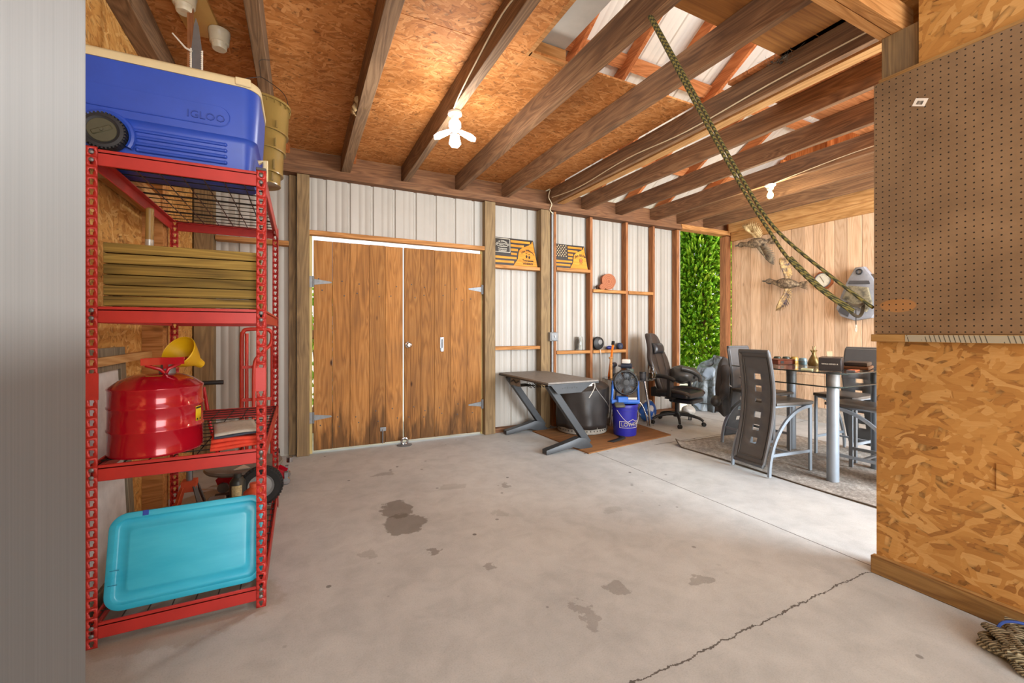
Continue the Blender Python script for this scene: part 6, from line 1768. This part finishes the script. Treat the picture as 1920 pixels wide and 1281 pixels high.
def duck(name, label, loc, body_dir, wings, scale, cols, neck):
    """flying duck mount; all in wall coordinates: u = towards camera-right along the wall (-y), v = up, depth d off the wall"""
    t = thing(name, label, 'duck mount', loc)
    W3 = lambda u, v, d: Vector((-d, -u, v)) * scale
    k = NT('duck plumage')
    src = k.n('ShaderNodeTexCoord').outputs['Object']
    f = k.noise(src, 26, 4, 0.7)
    k.set(k.b.inputs['Base Color'], k.ramp(f, [(0.32, cols[0]), (0.5, cols[1]), (0.68, cols[2])]))
    k.b.inputs['Roughness'].default_value = 0.8
    k.bump(f, 0.5, 0.004)
    bu, bv = body_dir
    L = math.hypot(bu, bv); bu /= L; bv /= L
    # body with neck and head in one skin
    sp_ = [(-0.17, 0.10, 0.012), (-0.13, 0.11, 0.035), (-0.07, 0.12, 0.062), (0.0, 0.125, 0.078), (0.07, 0.13, 0.07), (0.12, 0.13, 0.047), (0.16, 0.13, 0.034), (0.21, 0.13, 0.031), (0.235, 0.13, 0.038), (0.26, 0.13, 0.040), (0.285, 0.128, 0.032), (0.30, 0.126, 0.016)]
    mb = MB()
    mb.tube([W3(bu * a, bv * a + (0.012 if a > 0.18 else 0), d) for a, d, r in sp_], [r * scale for a, d, r in sp_], 16)
    body = mb.build('body', k.m, t)
    mb = MB()
    mb.tube([W3(bu * a, bv * a + 0.012, 0.127) for a in (0.21, 0.235, 0.26, 0.285, 0.305)], [r * scale for r in (0.032, 0.040, 0.042, 0.034, 0.015)], 14)
    mb.build('head', plain('duck head', neck, 0.5, 0, 0.2, 30), t)
    mb = MB()
    for q, (a, wd) in enumerate(((0.30, 0.016), (0.335, 0.014), (0.36, 0.013), (0.372, 0.006))):
        pass
    mb.tube([W3(bu * a, bv * a + 0.008, 0.125) for a in (0.295, 0.32, 0.345, 0.365)], [r * scale for r in (0.014, 0.012, 0.012, 0.005)], 10)
    mb.build('bill', plain('duck bill', '#5a564a', 0.45), t)
    ey = MB()
    for s_ in (-1, 1):
        ey.ball(W3(bu * 0.265 - bv * 0.0, bv * 0.265 + 0.02, 0.127 + s_ * 0.038), 0.005 * scale, 8, 6)
    ey.build('eyes', M['black'], t)
    mb = MB()
    nu, nv = -bv, bu
    for q in range(7):
        s_ = (q - 3) / 3
        tip = (-0.27 * bu + nu * 0.055 * s_, -0.27 * bv + nv * 0.055 * s_)
        b0 = (-0.14 * bu + nu * 0.018 * s_, -0.14 * bv + nv * 0.018 * s_)
        mb.tube([W3(b0[0], b0[1], 0.11), W3((b0[0] + tip[0]) / 2, (b0[1] + tip[1]) / 2, 0.108), W3(tip[0], tip[1], 0.10)], [0.008 * scale, 0.011 * scale, 0.003 * scale], 6)
    mb.build('tail_fan', k.m, t)
    for (root, elbow, tip, sweep, wcol) in wings:
        wk = NT('wing plumage')
        src = wk.n('ShaderNodeTexCoord').outputs['Object']
        g = wk.noise(src, 16, 4, 0.7)
        wk.set(wk.b.inputs['Base Color'], wk.ramp(g, [(0.35, wcol[0]), (0.6, wcol[1])]))
        wk.b.inputs['Roughness'].default_value = 0.8
        arm = MB().tube([W3(*root), W3(*elbow), W3(*tip)], [0.026 * scale, 0.018 * scale, 0.006 * scale], 10).build('wing', wk.m, t)
        mb = MB()
        n = 15
        for q in range(n):
            f = q / (n - 1)
            if f < 0.45:
                g = f / 0.45; p = [root[i] + (elbow[i] - root[i]) * g for i in range(3)]
            else:
                g = (f - 0.45) / 0.55; p = [elbow[i] + (tip[i] - elbow[i]) * g for i in range(3)]
            ln = 0.11 + 0.06 * math.sin(f * PI) + 0.05 * f
            tu = (tip[0] - elbow[0]); tv = (tip[1] - elbow[1]); tl = math.hypot(tu, tv)
            du = sweep[0] * (1 - f * 0.8) + tu / tl * f * 0.85; dv = sweep[1] * (1 - f * 0.8) + tv / tl * f * 0.85
            dl = math.hypot(du, dv); du /= dl; dv /= dl
            e = (p[0] + du * ln, p[1] + dv * ln, p[2] - 0.015)
            m_ = (p[0] + du * ln * 0.55, p[1] + dv * ln * 0.55, p[2] - 0.004)
            pu, pv = -dv, du
            w0 = 0.016
            A = [W3(p[0] - pu * w0 * 0.7, p[1] - pv * w0 * 0.7, p[2]), W3(m_[0] - pu * w0, m_[1] - pv * w0, m_[2]), W3(e[0], e[1], e[2]), W3(m_[0] + pu * w0, m_[1] + pv * w0, m_[2] + 0.003), W3(p[0] + pu * w0 * 0.7, p[1] + pv * w0 * 0.7, p[2] + 0.003)]
            mb._add([tuple(a_) for a_ in A], [(0, 1, 2, 3, 4)])
        mb.build('flight_feathers', wk.m, arm, solid=0.003 * scale, off=0)
    return t
BRN = ('#32281c', '#73604a', '#b09a78')
BUFF = ('#8a6a3c', '#d8bc88')
GRB = ('#4a4036', '#8d7c62')
PUR = ('#4a3f4c', '#d0ac70')
du1 = duck('duck_mount', 'mounted brown duck flying highest on the plank wall', (6.262, 4.10, 2.545), (-0.97, 0.02),
     [((-0.0, 0.05, 0.12), (-0.05, 0.14, 0.15), (-0.13, 0.20, 0.16), (0.75, 0.65), BUFF), ((0.0, -0.04, 0.12), (0.09, -0.16, 0.15), (0.16, -0.26, 0.16), (0.9, 0.2), GRB)], 1.0, BRN, '#4c3c28')
du2 = duck('duck_mount', 'mounted buff duck with spread wings below the higher one on the plank wall', (6.262, 3.66, 1.89), (-0.95, 0.17),
     [((-0.0, 0.05, 0.12), (-0.02, 0.16, 0.15), (-0.05, 0.22, 0.16), (0.6, 0.75), PUR), ((0.0, -0.04, 0.12), (-0.02, -0.15, 0.15), (-0.08, -0.24, 0.16), (0.5, -0.6), PUR)], 1.0, BRN, '#33393c')
# fish shaped sling bag
t = thing('sling_bag', 'grey and camouflage sling bag hanging on the plank wall by the pegboard', 'bag', (6.25, 2.80, 1.35))
k = NT('camo bag')
f = k.noise(k.coord((1, 1, 1)), 9, 4, 0.6)
k.set(k.b.inputs['Base Color'], k.ramp(f, [(0.35, '#4a463a'), (0.5, '#8f866c'), (0.65, '#5d584a')]))
k.b.inputs['Roughness'].default_value = 0.7
GB = plain('grey nylon bag', '#94979e', 0.5, 0, 0.12, 12)
out = [(0.04, 0.66), (-0.05, 0.66), (-0.13, 0.50), (-0.20, 0.32), (-0.26, 0.16), (-0.21, 0.06), (-0.06, 0.0), (0.12, 0.03), (0.19, 0.14), (0.20, 0.34), (0.13, 0.52)]
YZb = Matrix(((0, 0, -1, 0), (0 - 1, 0, 0, 0), (0, 1, 0, 0), (0, 0, 0, 1)))
MB().prism(out, 0, 0.09, YZb, bev=0.02).build('bag_body', GB, t)
MB().prism([(-0.10, 0.44), (-0.17, 0.28), (-0.10, 0.24), (0.08, 0.10), (0.14, 0.2), (0.10, 0.40)], 0.09, 0.135, YZb, bev=0.012).build('camo_pocket', k.m, t)
MB().prism([(-0.10, 0.50), (-0.12, 0.46), (0.11, 0.44), (0.10, 0.48)], 0.09, 0.10, YZb).build('dark_flap', M['dkgrey'], t)
MB().prism([(0.10, 0.56), (0.20, 0.36), (0.20, 0.15), (0.26, 0.18), (0.25, 0.38), (0.16, 0.56)], 0.02, 0.07, YZb, bev=0.01).build('side_strap', plain('brown strap', '#6a5e50', 0.7), t)
MB().tube([YZb @ Vector((0.0 + 0.03 * math.cos(q * PI / 8), 0.60 + 0.03 * math.sin(q * PI / 8), 0.10)) for q in range(16)], 0.008, 8, closed=True).build('grommet', M['black'], t)
MB().prism([(-0.19, 0.20), (-0.23, 0.12), (-0.12, 0.05), (-0.10, 0.12)], 0.09, 0.10, YZb).build('mesh_panel', M['dkgrey'], t)
